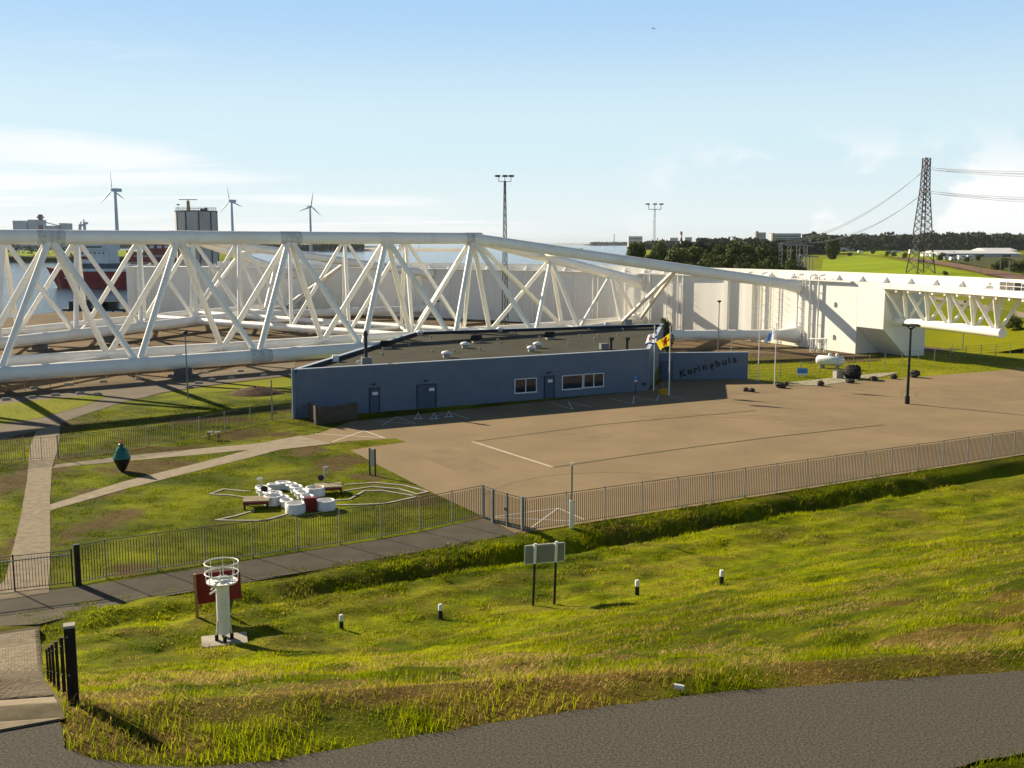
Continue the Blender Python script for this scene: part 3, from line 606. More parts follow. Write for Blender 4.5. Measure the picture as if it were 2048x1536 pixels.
def door(xa, ya, xb, yb, leaves=1):
    s0, z1 = fac(xa, ya); s1, _ = fac(xb, yb); z1 = 2.25; dr = bpy.data.objects.new('door', None); COL.objects.link(dr); dr.parent = bld; o0 = fpt(s0, 0); dr.location = o0 - WPOS[bld.name]; WPOS[dr.name] = o0
    for i in range(leaves):
        a = s0 + (s1 - s0) * (i + .5) / leaves; w = (s1 - s0) / leaves - .04
        MB().box(fpt(a, z1 / 2 + .02, .055), (w, .05, z1), rz=FRZ).build('leaf', 'door_paint', dr)
    for s in (s0 - .03, s1 + .03): MB().box(fpt(s, z1 / 2 + .05, .07), (.07, .09, z1 + .1), rz=FRZ).build('frame', 'parapet_dark', dr)
    MB().box(fpt((s0 + s1) / 2, z1 + .09, .07), (s1 - s0 + .13, .09, .07), rz=FRZ).build('frame', 'parapet_dark', dr)
    MB().box(fpt(s1 - (s1 - s0) / leaves * .42, z1 - .42, .085), (.55, .012, .28), rz=FRZ).build('notice', 'white_paint', dr)
    MB().box(fpt(s0 + (s1 - s0) / leaves * (leaves - .85), 1.05, .12), (.12, .07, .04), rz=FRZ).build('handle', 'galv', dr)
    mb = MB().box(fpt((s0 + s1) / 2 - .1, z1 + .48, .22), (.36, .34, .09), rz=FRZ); mb.bar(fpt((s0 + s1) / 2 - .1, z1 + .40, .05), fpt((s0 + s1) / 2 - .1, z1 + .44, .3), .05); mb.build('door_lamp', 'galv_dark', dr)
door(739, 775, 758, 822); door(834, 773, 871, 815, 2); door(1089, 752, 1107, 797)
s, z = fac(792, 729); MB().lathe(fpt(s, z - .05, .12), [(.07, 0), (.09, .04), (.09, .1), (.05, .13)], 10).build('alarm_beacon', 'orange', bld)
s, z = fac(1138, 710); MB().lathe(fpt(s, z - .05, .12), [(.05, 0), (.07, .04), (.07, .1), (.04, .13)], 10).build('alarm_beacon', 'orange', bld)
s, z = fac(1287, 768); MB().box(fpt(s, z, .06), (.5, .08, .3), rz=FRZ).build('wall_grille', 'galv_dark', bld)
# roof furniture
RZ = BH - .32
def rp_(x, y): return gp(x, y, RZ)
def part_empty(name, base):
    e = bpy.data.objects.new(name, None); COL.objects.link(e); e.parent = bld; e.location = base - WPOS[bld.name]; WPOS[e.name] = base.copy(); return e
for x, y in ((773, 697), (953, 685), (1100, 678)):            # black half-round hoods
    b = rp_(x, y); e = part_empty('hooded_vent', b); MB().box(b + Vector((0, 0, .12)), (1.0, .9, .24), rz=.3).build('base', 'concrete', e)
    mb = MB(); n = 10; vs = []
    for sx_ in (-.55, .55):
        for i in range(n + 1): q = math.pi * i / n; vs.append(b + Vector((sx_ * math.cos(.3) - .62 * math.cos(q) * -math.sin(.3), sx_ * math.sin(.3) + .62 * math.cos(q) * math.cos(.3), .24 + .68 * math.sin(q))))
    mb.add(vs, [(i, i + 1, n + 2 + i, n + 1 + i) for i in range(n)]); mb.add(vs[:n + 1], [tuple(range(n + 1))]); mb.add(vs[n + 1:], [tuple(reversed(range(n + 1)))]); mb.build('hood', 'black_rubber', e)
for x, y, sc in ((893, 715, 1), (930, 696, 1), (840, 671, .95), (1000, 664, .9), (1075, 696, 1), (1062, 703, .85), (1215, 654, .9)):
    b = rp_(x, y); e = part_empty('roof_vent', b); MB().box(b + Vector((0, 0, .16 * sc)), (.66 * sc, .66 * sc, .32 * sc), rz=.2).build('base', 'concrete', e)
    MB().lathe(b + Vector((0, 0, .34 * sc)), [(.30 * sc, 0), (.52 * sc, .05), (.54 * sc, .14), (.42 * sc, .28), (.16 * sc, .36)], 16).build('cap', 'white_plastic', e)
sm = mesh_of(MB().lathe((0, 0, 0), [(.09, 0), (.09, .26), (.15, .28), (.15, .36), (.06, .4)], 10), 'vent_pipe', 'concrete')
for x, y in ((765, 712), (818, 692), (863, 677), (909, 706), (945, 677), (960, 702), (996, 684), (1025, 669), (1032, 671), (1080, 678), (1102, 668), (1138, 692), (1160, 675), (1177, 662), (1190, 681), (1197, 675), (1236, 674), (1246, 662), (1002, 688), (1290, 650), (866, 706), (1055, 696)): inst('vent_pipe', sm, rp_(x, y), bld)
b = rp_(733, 730); e = part_empty('chimney', b); MB().box(b + Vector((0, 0, .38)), (.95, .8, .76), rz=.3).build('plinth', 'galv', e); MB().tube(b + Vector((-.05, .1, .7)), b + Vector((-.05, .1, 3.2)), .17, 12).build('flue', 'galv_dark', e); MB().lathe(b + Vector((-.05, .1, 2.75)), [(.17, 0), (.24, .12), (.24, .3), (.14, .5), (.2, .58)], 12).build('cowl', 'galv_dark', e)
mb = MB(); q = [b + Vector((-.55 - .35 * math.sin(t), -.1, .25 + .18 * math.cos(t))) for t in np.linspace(0, math.pi, 7)]
for i in range(6): mb.tube(q[i], q[i + 1], .08, 7)
mb.build('elbow_duct', 'white_plastic', e)
b = rp_(671, 723); MB().box(b + Vector((0, 0, .32)), (.62, .5, .64), rz=.3).build('roof_box', 'white_plastic', bld)
b = rp_(1257, 651); MB().box(b + Vector((0, 0, .42)), (.8, .7, .84), rz=.3).build('roof_box', 'galv', bld)
b = rp_(1210, 699); MB().box(b + Vector((-.1, .3, .34)), (.9, .7, .62), rz=.3).build('air_unit', 'galv', bld)
for x in (1222, 1254):
    b = rp_(x, 701); e = part_empty('black_flue', b); MB().tube(b, b + Vector((0, 0, 1.15)), .15, 12).build('pipe', 'black_paint', e); MB().box(b + Vector((0, 0, 1.3)), (.48, .42, .34), rz=.3).build('cowl', 'black_paint', e)
# --- free-standing wall with the lettering
W1, W2 = gp(1318, 760), gp(1495, 758); SWH = 3.15; wdv = (W2 - W1).normalized(); wnv = Vector((wdv.y, -wdv.x, 0)); WRZ = math.atan2(wdv.y, wdv.x); WL = (W2 - W1).length
sw = thing('sign_wall', (W1 + W2) / 2, 'blue-grey wall with raised black lettering beside the flat-roofed building', 'wall')
MB().box((W1 + W2) / 2 + Vector((0, .15, SWH / 2)), (WL, .3, SWH), rz=WRZ).build('wall_panel', 'cladding', sw)
MB().box((W1 + W2) / 2 + Vector((0, .15, SWH + .03)), (WL + .1, .4, .06), rz=WRZ).build('coping', 'cladding_trim', sw)
for k_ in range(10): MB().box((W1 + W2) / 2 + wnv * .012 + Vector((0, 0, .17 + k_ * .3)), (WL - .1, .02, .285), rz=WRZ).build('cladding_board', 'cladding', sw)
MB().box(W1 + wdv * .9 + wnv * .2 + Vector((0, 0, 1.1)), (1.3, .3, 2.2), rz=WRZ).build('porch_box', 'door_paint', sw)
word = 'Keringhuis'; xs = [1366, 1380, 1391.5, 1398.5, 1410, 1424, 1436, 1449.5, 1459, 1470]; ys = [744.5, 740, 737, 734.5, 731.5, 728.5, 725, 721.5, 718.5, 716.5]
for ch, x, y in zip(word, xs, ys):
    cu_ = bpy.data.curves.new('letter', 'FONT'); cu_.body = ch; cu_.size = 1.15; cu_.extrude = .035; cu_.offset = .022; cu_.align_x = 'CENTER'; cu_.align_y = 'BOTTOM_BASELINE'
    tmp = bpy.data.objects.new('tmp', cu_); COL.objects.link(tmp); dg = bpy.context.evaluated_depsgraph_get(); me = bpy.data.meshes.new_from_object(tmp.evaluated_get(dg)); bpy.data.objects.remove(tmp)
    me.name = 'letter'; me.materials.clear(); me.materials.append(MAT['black_paint']); p = on_wall(x, y + 8, W1, W2) + wnv * .055
    l = inst('letter', me, p, sw, (math.pi / 2, -.16, WRZ)); l.rotation_euler = (Matrix.Rotation(WRZ, 3, 'Z') @ Matrix.Rotation(math.pi / 2, 3, 'X') @ Matrix.Rotation(.18, 3, 'Z')).to_euler()

# ================================================================== FENCES
def fence(name, base, h, label, cat='fence', bars=.125, bar_r=.015, post=.06, m='galv', mbars='galv_dark', maxbars=300, rails=True, group=None, spans=None, big=None):
    o0 = base[0]; f = thing(name, o0, label, cat, group); cnt = 0; extra = MB(); barm = mesh_of(MB().box((0, 0, (h - .12) / 2), (bar_r * 2, bar_r * 2, h - .22)), 'bar', mbars)
    for i, p in enumerate(base):
        w = post if not big or i not in big else big[i]; mb = MB().box(p + Vector((0, 0, h / 2 + .02)), (w, w, h + .04), rz=.5); mb.build('post', m if w < .15 else 'black_paint', f)
    for i in range(len(base) - 1):
        a, b = base[i], base[i + 1]; d = b - a; L = Vector((d.x, d.y, 0)).length
        for z in (h - .03, .14): MB().bar(a + Vector((0, 0, z)), b + Vector((0, 0, z)), .04, .03).build('rail', m if z < 1 else mbars, f)
        n = max(1, int(L / bars)); rz = math.atan2(d.y, d.x)
        for k_ in range(1, n):
            p = a + d * (k_ / n) + Vector((0, 0, .04))
            if cnt < maxbars: inst('bar', barm, p, f, (0, 0, rz)); cnt += 1
            else: extra.box(p + Vector((0, 0, (h - .12) / 2)), (bar_r * 2, bar_r * 2, h - .22), rz=rz)
    if extra.v: tag(extra.build('far_bars', mbars, f), kind='stuff')
    return f
LF = [gp(x, y) for x, y in ((157, 1169), (213, 1157), (315, 1142), (411, 1127), (506, 1115), (595, 1102), (680, 1089), (762, 1076), (840, 1062), (904, 1047), (964, 1034))]
fence('bar_fence', LF, 1.92, 'bar fence between the paved walkway and the play lawn', big={0: .26})
gl = [gp(-95, 1200), gp(30, 1183), gp(146, 1170)]
g = fence('double_gate', gl, 1.72, 'wide steel gate across the paved path where it meets the walkway', 'gate', .13, .011, .07, 'black_paint', 'black_paint')
MB().bar(gl[0] + Vector((0, 0, 1.5)), gl[2] + Vector((0, 0, 1.5)), .05, .05).build('rail', 'galv', g)
fence('pedestrian_gate', [gp(967, 1036), gp(984, 1043)], 1.95, 'narrow gate beside the wide double gate at the car park corner', 'gate', .12, .01, .09)
dg_ = fence('double_gate', [gp(986, 1045), gp(1014, 1053), gp(1045, 1062)], 1.92, 'wide double leaf gate from the walkway into the car park', 'gate', .11, .011, .1, big={0: .14, 2: .14})
MB().box(gp(1012, 1053) + Vector((0, 0, 1.05)), (.25, .12, .18)).build('lock', 'galv', dg_)
a, b = gp(1051, 1064), gp(2048, 909); d = (b - a); L = d.length; d = d.normalized(); n = int((L + 9) / 2.65)
fence('bar_fence', [a + d * (2.65 * i) for i in range(n + 1)], 1.95, 'long bar fence between the car park and the ditch', bars=.135)
BF = [gp(x, y) for x, y in ((118, 917), (178, 911), (239, 903), (294, 894), (347, 885), (399, 876), (450, 864), (501, 852), (545, 842), (584, 838))]
fence('bar_fence', BF, 1.75, 'bar fence running up to the corner of the flat-roofed building', bars=.15)
fence('bar_fence', [gp(-70, 932), gp(0, 926), (gp(50, 921))], 1.75, 'short bar fence left of the gate below the truss', bars=.15)
fence('garden_gate', [gp(62, 921), gp(84, 920), gp(116, 917)], 1.7, 'light two-leaf gate across the paved path below the truss', 'gate', .16, .009, .05)
# wire fences
def wire_fence(name, base, h, label, nw=3, post=.045, m='galv'):
    f = thing(name, base[0], label, 'fence')
    for p in base: MB().tube(p, p + Vector((0, 0, h)), post, 7).build('post', m, f)
    for k_ in range(nw):
        z = h * (k_ + .6) / (nw - .3)
        mb = MB()
        for i in range(len(base) - 1): mb.tube(base[i] + Vector((0, 0, min(z, h - .03))), base[i + 1] + Vector((0, 0, min(z, h - .03))), .012, 4, cap=False)
        mb.build('wire', 'galv_dark', f)
    return f
def along(pts, step):
    out = [pts[0]]; acc = 0
    for i in range(len(pts) - 1):
        L = (pts[i + 1] - pts[i]).length; k_ = max(1, round(L / step)); out += [pts[i] + (pts[i + 1] - pts[i]) * ((j + 1) / k_) for j in range(k_)]
    return out
wire_fence('wire_fence', along([gp(1499, 757), gp(1560, 755), gp(1640, 747), gp(1770, 734), (gp(1900, 721)), gp(2048, 707), gp(2200, 694)], 3.3), 1.75, 'thin wire fence across the grass behind the car park boulders', 5)
wire_fence('wire_fence', along([gp(-60, 797), gp(150, 768), gp(330, 748), gp(590, 727)], 3.4), 1.5, 'thin wire fence along the service road under the truss arm', 2, .035, 'rust_steel')
# small picket enclosure by the building
pk = thing('picket_enclosure', gp(634, 848), 'weathered timber picket screen standing against the blue-grey building', 'screen'); a, b, c = gp(634, 850), gp(716, 838), gp(617, 836)
for s_, e_, n in ((a, b, 18), (c, a, 5)):
    d = e_ - s_; rz = math.atan2(d.y, d.x)
    for i in range(n):
        p = s_ + d * ((i + .5) / n); hh = 1.55 + random.uniform(-.08, .1); mb = MB(); w = d.length / n * .86; mb.box(p + Vector((0, 0, hh / 2)), (w, .03, hh), rz=rz); mb.build('picket', 'timber', pk)
    for z in (.4, 1.25): MB().bar(s_ + Vector((0, .045, z)), e_ + Vector((0, .045, z)), .05, .1).build('rail', 'timber', pk)
MB().box(a + Vector((-.03, -.04, .95)), (.12, .12, 1.9)).build('post', 'timber', pk)
# ================================================================== LAMPS, POLES, FLAGS
def street_lamp(b, h, label, heads=1, m='galv', r=.06, w=.5):
    l = thing('street_lamp', b, label, 'lamp'); mb = MB().tube(b, b + Vector((0, 0, h)), r * 1.3, 8, r); mb.build('pole', m, l)
    if heads == 1: MB().lathe(b + Vector((0, 0, h)), [(.05, 0), (.10, .05), (.32, .22), (.30, .30), (.08, .38)], 12).build('lamp_head', 'galv_dark', l)
    return l
street_lamp(gp(376, 797), 6.6, 'thin grey lamp post in the grass by the service road', 1)
street_lamp(gp(877, 664), 5.3, 'thin lamp post between the cross truss and the white wall')
street_lamp(gp(1436, 704), 7.2, 'tall thin lamp post behind the lettered wall')
street_lamp(gp(1925, 700), 7.0, 'thin lamp post under the guide deck by the grass bank')
def pole(name, b, h, r, label, cat, m='white_paint'):
    p = thing(name, b, label, cat); MB().tube(b, b + Vector((0, 0, h)), r * 1.2, 10, r * .8).build('shaft', m, p); MB().lathe(b + Vector((0, 0, h)), [(r, 0), (r * 1.6, .04), (r * 1.2, .12)], 8).build('finial', 'white_paint', p); return p
pole('bare_pole', gp(1462, 706), 2.6 + .6, .05, 'short pale pole behind the lettered wall beside the tall lamp', 'pole')
pole('bare_pole', gp(1904, 705), 1.0, .05, 'short marker post on the grass under the guide deck', 'post')
# black four-headed lamp in the car park
b = gp(1814, 808); l = thing('car_park_lamp', b, 'black lamp post with four floodlight heads standing in the car park', 'lamp'); MB().tube(b, b + Vector((0, 0, 7.6)), .16, 12, .10).build('pole', 'black_paint', l); MB().box(b + Vector((0, 0, .4)), (.4, .3, .8)).build('base_cover', 'black_paint', l)
for k_ in range(4):
    q = R(35 + 90 * k_); d = Vector((math.cos(q), math.sin(q), 0)); MB().tube(b + Vector((0, 0, 7.4)), b + d * .45 + Vector((0, 0, 7.75)), .05, 6).build('arm', 'black_paint', l)
    MB().box(b + d * .62 + Vector((0, 0, 7.86)), (.55, .42, .2), rz=q).build('floodlight', 'black_paint', l)
MB().box(b + Vector((0, 0, 7.85)), (.4, .4, .35)).build('lamp_hub', 'panel_silver', l)
# flags
def flag(name, pts, label, m, waves=1.6, amp=.16):          # pts: hoist top, hoist bottom, fly bottom, fly top (world)
    n, k_ = 22, 12; ht, hb, fb, ft = pts; vs = []
    for i in range(n + 1):
        s = i / n
        for j in range(k_ + 1):
            t = j / k_; p = (ht * (1 - s) + ft * s) * (1 - t) + (hb * (1 - s) + fb * s) * t
            p = p + Vector((.06 * math.sin(9 * s + 2 * t), 1, 0)) * (amp * math.sin(s * waves * 6.28 + t * 1.5) * (s ** .6)) + Vector((0, 0, -.10 * math.sin(s * 5 + t * 2) * s)); vs.append(p)
    mb = MB(); mb.add(vs, [(i * (k_ + 1) + j, i * (k_ + 1) + j + 1, (i + 1) * (k_ + 1) + j + 1, (i + 1) * (k_ + 1) + j) for i in range(n) for j in range(k_)], True)
    o = mb.build(name, m, origin=ht); o.data['gn'] = 0; tag(o, label, 'flag')
    g_ = [[vs[i * (k_ + 1) + j] for j in range(k_ + 1)] for i in range(n + 1)]
    def P(s, t): i, j = min(int(s * n), n - 1), min(int(t * k_), k_ - 1); a_, b_ = s * n - i, t * k_ - j; return (g_[i][j] * (1 - a_) + g_[i + 1][j] * a_) * (1 - b_) + (g_[i][j + 1] * (1 - a_) + g_[i + 1][j + 1] * a_) * b_
    return o, P
def patch(o, P, name, poly, m, off=.02):                    # sewn shape, a strip of cells laid on both faces of the cloth
    vs, fs = [], []; xs_ = [p[0] for p in poly]; ys_ = [p[1] for p in poly]; c = 26; dx, dy = (max(xs_) - min(xs_)) / c, (max(ys_) - min(ys_)) / c; mb = MB()
    for i in range(c):
        for j in range(c):
            x, y = min(xs_) + dx * (i + .5), min(ys_) + dy * (j + .5)
            if in_poly(np.array([x]), np.array([y]), poly)[0]:
                for sg in (1, -1): mb.add([P(x + dx * a_, y + dy * b_) + Vector((0, off * sg, 0)) for a_, b_ in ((-.5, -.5), (.5, -.5), (.5, .5), (-.5, .5))], [(0, 1, 2, 3)])
    return mb.build(name, m, o)
b1, b2, b3, b4 = gp(1307, 781), gp(1338, 791), gp(1516, 762), gp(1549, 771)
pole('flagpole', b1, 6.95, .055, 'white flagpole in front of the building corner flying a white and blue flag', 'flagpole')
pole('flagpole', b2, 7.15, .055, 'white flagpole flying the yellow flag with a red lion', 'flagpole')
pole('flagpole', b3, 5.9, .055, 'empty white flagpole on the grass edge right of the lettered wall', 'flagpole')
pole('flagpole', b4, 6.9, .055, 'white flagpole flying a sky-blue and white flag by the boulders', 'flagpole')
def fq(b, l): return [at(x, y, b.y) + Vector((-.06, 0, 0)) for x, y in l]
o, P = flag('flag', fq(b1, [(1315, 662), (1314, 689), (1290, 689), (1297, 672)]), 'white flag with blue hem and blue wave on the building-corner flagpole', 'flag_white')
patch(o, P, 'blue_hem', [(0, .86), (1, .86), (1, 1), (0, 1)], 'flag_blue'); patch(o, P, 'blue_wave', [(.0, .30), (.3, .42), (.5, .36), (.5, .50), (.3, .58), (0, .46)], 'flag_blue'); patch(o, P, 'blue_canton', [(0, 0), (.22, 0), (.1, .22), (0, .2)], 'flag_blue'); patch(o, P, 'red_emblem', [(.55, .3), (.62, .2), (.66, .4), (.76, .35), (.7, .6), (.6, .7), (.56, .55)], 'flag_red')
o, P = flag('flag', fq(b2, [(1343, 664), (1342, 690), (1321, 699), (1313, 686)]), 'yellow flag bearing a red rampant lion', 'flag_yellow')
lion = [(.30, .10), (.40, .06), (.50, .12), (.47, .22), (.60, .20), (.66, .28), (.52, .32), (.50, .40), (.64, .46), (.66, .56), (.52, .50), (.50, .60), (.60, .72), (.66, .86), (.56, .84), (.46, .70), (.40, .74), (.38, .92), (.28, .90), (.32, .72), (.30, .56), (.18, .60), (.12, .46), (.18, .30), (.22, .46), (.30, .46), (.34, .34), (.26, .24)]
patch(o, P, 'lion', lion, 'flag_red')
o, P = flag('flag', fq(b4, [(1551, 655), (1550, 680), (1528, 686), (1538, 669)]), 'sky-blue and white flag on the pole by the boulders', 'flag_white')
patch(o, P, 'blue_field', [(.42, 0), (1, 0), (1, 1), (.42, 1)], 'flag_sky'); patch(o, P, 'blue_mark', [(.12, .25), (.25, .25), (.2, .4)], 'flag_blue')
# ================================================================== CAR PARK THINGS
def boulder(b, sx_, sy_, sz, seed, label, m='rock'):
    mb = MB(); n, k_ = 14, 9; r_ = random.Random(seed); vs = []
    for j in range(k_ + 1):
        th = math.pi * j / k_
        for i in range(n):
            ph = 2 * math.pi * i / n; d = Vector((math.sin(th) * math.cos(ph), math.sin(th) * math.sin(ph), math.cos(th))); f = .55 + .9 * float(fbm(d.x * 1.9 + seed * 3.1, d.y * 1.9 + d.z * 2.3, seed, 4))
            vs.append(b + Vector((d.x * sx_ * f, d.y * sy_ * f, max(d.z * sz * f + sz * .78, 0))))
    mb.add(vs, [(j * n + i, (j + 1) * n + i, (j + 1) * n + (i + 1) % n, j * n + (i + 1) % n) for j in range(k_) for i in range(n)]); o = mb.build('boulder', m, origin=b); return tag(o, label, 'boulder', 'dark boulders edging the car park')
for i, (x, y, a, h, lb) in enumerate([(1491, 783, .30, .26, 'small round boulder, smaller of a touching pair at the shadow edge'), (1503, 784, .38, .26, 'oval boulder, larger of a touching pair at the shadow edge'), (1562, 776, .55, .34, 'broad low boulder at the foot of the sky-blue flagpole'), (1572, 771, .3, .26, 'small boulder behind the broad low one by the flagpole'), (1641, 772, .40, .34, 'round dark boulder in front of the blue notice board'), (1700, 766, .52, .28, 'flat two-humped boulder in front of the concrete block'), (1747, 762, .50, .32, 'dark boulder between the big black heap and the black lamp'), (1787, 758, .45, .32, 'lumpy boulder just left of the black car park lamp'), (1828, 755, .62, .5, 'largest black boulder on the verge right of the car park lamp')]): boulder(gp(x, y), a, a * .8, h, i + 2, lb)
b = gp(1706, 757); o = boulder(b, 1.15, 1.0, .95, 31, 'big black rounded heap behind the boulders by the concrete block', 'black_rubber')
b = gp(1676, 756); c = thing('concrete_block', b, 'small squared concrete block beside the big black heap', 'block'); MB().box(b + Vector((0, 0, .42)), (.95, .8, .84), rz=.3).build('body', 'concrete', c); MB().box(b + Vector((0, 0, .88)), (.85, .7, .08), rz=.3).build('cap', 'concrete_dark', c)
# white gas tank
a, b = gp(1636, 735), gp(1684, 738); d = (b - a).normalized(); mid = (a + b) / 2; t = thing('gas_tank', mid, 'white cylindrical gas tank on the grass behind the wire fence', 'tank'); L = (b - a).length; r = .62
mb = MB(); n = 20; prof = [(-L / 2 - .3, .2), (-L / 2 - .18, .45), (-L / 2, r), (L / 2, r), (L / 2 + .18, .45), (L / 2 + .3, .2)]; nn = Vector((-d.y, d.x, 0)); vs = [mid + d * q + nn * (rr * math.cos(2 * math.pi * i / n)) + Vector((0, 0, .98 + rr * math.sin(2 * math.pi * i / n))) for q, rr in prof for i in range(n)]
mb.add(vs, [(j * n + i, j * n + (i + 1) % n, (j + 1) * n + (i + 1) % n, (j + 1) * n + i) for j in range(5) for i in range(n)] + [tuple(range(n)), tuple(range(5 * n, 6 * n))], True); mb.build('vessel', 'white_paint', t)
for q in (-.3, .3): MB().box(mid + d * (L * q) + Vector((0, 0, .22)), (.3, .9, .44), rz=math.atan2(d.y, d.x)).build('saddle', 'concrete', t)
for q in (-.02, .28): MB().lathe(mid + d * (L * q) + Vector((0, 0, 1.55)), [(.2, 0), (.22, .1), (.22, .3), (.1, .4)], 12).build('valve_dome', 'white_paint', t)
b = gp(1604, 754); s_ = thing('notice_board', b, 'small blue and white notice board on two posts by the wire fence', 'sign')
for dx in (-.5, .5): MB().box(b + Vector((dx, 0, .55)), (.06, .06, 1.1)).build('post', 'galv', s_)
MB().box(b + Vector((0, -.05, .65)), (1.25, .04, .85)).build('board', 'blue_sign', s_); MB().box(b + Vector((0, -.073, .34)), (1.2, .006, .2)).build('white_band', 'white_paint', s_)
b = gp(1526, 762); 
# yellow grit bin and grey post
b = gp(1326, 789); g = thing('grit_bin', b, 'dull yellow bin with grey lid between two flagpoles', 'bin'); MB().box(b + Vector((0, 0, .32)), (.85, .6, .64), rz=.4).build('body', 'yellow_box', g); MB().box(b + Vector((-.2, .1, .9)), (.45, .4, .5), rz=.4).build('lid', 'concrete_dark', g)
b = gp(1271, 787); g = thing('parking_sign', b, 'blue parking sign on a grey post against the building front', 'sign'); MB().tube(b, b + Vector((0, 0, 2.0)), .04, 8).build('post', 'galv_dark', g); MB().box(b + Vector((0, -.05, 1.75)), (.34, .03, .5), rz=.4).build('sign_plate', 'blue_sign', g); MB().box(b + Vector((0, -.05, 1.36)), (.36, .03, .14), rz=.4).build('under_plate', 'white_paint', g)
# painted markings on the car park
def stroke(mb, p, q, w, z=.032):
    p, q = gp(*p), gp(*q); d = (q - p).normalized(); n_ = Vector((-d.y, d.x, 0)) * w / 2; mb.add([(v.x, v.y, z) for v in (p + n_, p - n_, q - n_, q + n_)][::-1], [(0, 1, 2, 3)])
def marking(strokes, w=.11):
    mb = MB()
    for i, (p, q) in enumerate(strokes): stroke(mb, p, q, w, .030 + .002 * i)
    struct('painted_marking', mb, 'line_white')
marking([((665, 884), (728, 862)), ((728, 862), (770, 877)), ((630, 868), (765, 876))]); marking([((764, 851), (794, 834)), ((794, 834), (832, 849)), ((745, 842), (822, 848))])
marking([((898, 826), (937, 838)), ((870, 833), (900, 826))]); marking([((1104, 807), (1145, 819)), ((1137, 804), (1145, 819)), ((1145, 806), (1183, 815))]); marking([((1219, 797), (1265, 808)), ((1268, 793), (1266, 808))]); marking([((1270, 794), (1313, 802)), ((1319, 788), (1313, 802)), ((1325, 788), (1366, 797))])
marking([((990, 1034), (1116, 1017)), ((1060, 1058), (1116, 1017)), ((1116, 1017), (1168, 1040)), ((990, 1036), (1140, 1043))], .09)
for pts, nm, m, w in (([(945, 884), (1050, 870), (1200, 850), (1350, 836), (1510, 822)], 'weedy_joint', 'joint_dark', .14), ([(1108, 935), (1250, 914), (1400, 893), (1560, 873), (1770, 850)], 'weedy_joint', 'joint_dark', .17), ([(945, 884), (1105, 935)], 'drain_strip', 'joint_pale', .30), ([(1400, 779), (1490, 789), (1560, 783)], 'weedy_joint', 'joint_dark', .06), ([(1690, 748), (1780, 741)], 'weedy_joint', 'joint_dark', .05)):
    mb = MB()
    for i in range(len(pts) - 1): stroke(mb, pts[i], pts[i + 1], w, .036 + .001 * i)
    struct(nm, mb, m)
# low trestles in the shade by the doors
for x, y in ((836, 838), (868, 838), (898, 834)):
    b = gp(x, y); g = thing('trestle', b, 'low pale folding trestle in the shade before the double door', 'trestle', 'trestles in the shade')
    for s_ in (-1, 1): MB().bar(b + Vector((s_ * .28, 0, 0)), b + Vector((0, 0, .6)), .05).build('leg', 'cladding_trim', g)
    MB().box(b + Vector((0, 0, .03)), (.85, .3, .06), rz=.4).build('foot', 'cladding_trim', g)

def arc_mark(c, r, a0, a1, w, m, z=.027):
    mb = MB(); n = 26; C0 = gp(*c); vs = []
    for i in range(n + 1):
        q = R(a0 + (a1 - a0) * i / n); 
        for rr in (r - w / 2, r + w / 2): vs.append((C0.x + rr * math.cos(q), C0.y + rr * math.sin(q), z))
    mb.add(vs, [(2 * i, 2 * i + 1, 2 * i + 3, 2 * i + 2) for i in range(n)]); return struct('tyre_mark', mb, m)
arc_mark((2030, 800), 9.5, 95, 230, .12, 'tyre', .0268); arc_mark((2030, 800), 10.9, 100, 215, .12, 'tyre', .0272); arc_mark((1500, 905), 16, 20, 110, .14, 'tyre', .0262); arc_mark((1500, 905), 17.5, 25, 112, .14, 'tyre', .0266); arc_mark((1250, 1010), 9, 60, 170, .12, 'tyre', .0258)
for l in ([(1880, 775), (1960, 770), (2048, 760), (2048, 800), (1960, 806), (1890, 800)], [(1120, 868), (1190, 860), (1225, 872), (1150, 882)], [(820, 905), (900, 896), (1000, 935), (930, 950)], [(1560, 845), (1660, 832), (1700, 840), (1600, 855)], [(1270, 955), (1330, 946), (1350, 956), (1290, 966)]): sheet('asphalt_patch', l, .0235 + .0004 * len(l), 'lot_patch')

# ================================================================== THINGS ON THE LAWN
def bench(b):
    t = thing('steel_bench', b, 'small shiny metal bench on the dry grass by the bar fence', 'bench')
    for s_ in (-.3, .3): MB().box(b + Vector((s_, 0, .62)), (.42, .5, .05), rz=.2).build('seat_tray', 'panel_silver', t)
    for x_ in (-.42, .42):
        for y_ in (-.2, .2): MB().tube(b + Vector((x_, y_, 0)), b + Vector((x_, y_, .6)), .03, 6).build('leg', 'galv_dark', t)
    MB().bar(b + Vector((-.42, 0, .3)), b + Vector((.42, 0, .3)), .04).build('stretcher', 'galv_dark', t)
bench(gp(428, 879))
b = gp(245, 942); t = thing('harbour_buoy', b, 'green and black conical buoy with orange lantern displayed on the grass', 'buoy')
MB().lathe(b, [(.12, 0), (.26, .12), (.60, .92)], 24).build('lower_cone', 'buoy_black', t); MB().lathe(b + Vector((0, 0, .921)), [(.61, 0), (.60, .05), (.30, .72), (.26, .78)], 24).build('upper_cone', 'buoy_green', t)
MB().lathe(b + Vector((0, 0, 1.70)), [(.17, 0), (.15, .12), (.20, .16), (.19, .22), (.10, .26)], 16).build('lantern_seat', 'buoy_green', t); MB().lathe(b + Vector((0, 0, 1.95)), [(.07, 0), (.09, .04), (.09, .18), (.04, .24)], 12).build('lantern', 'orange', t)
for k_ in range(4): q = R(45 + 90 * k_); MB().tube(b + Vector((.42 * math.cos(q), .42 * math.sin(q), 1.38)), b + Vector((.44 * math.cos(q), .44 * math.sin(q), 1.5)), .03, 6).build('lifting_eye', 'buoy_green', t)
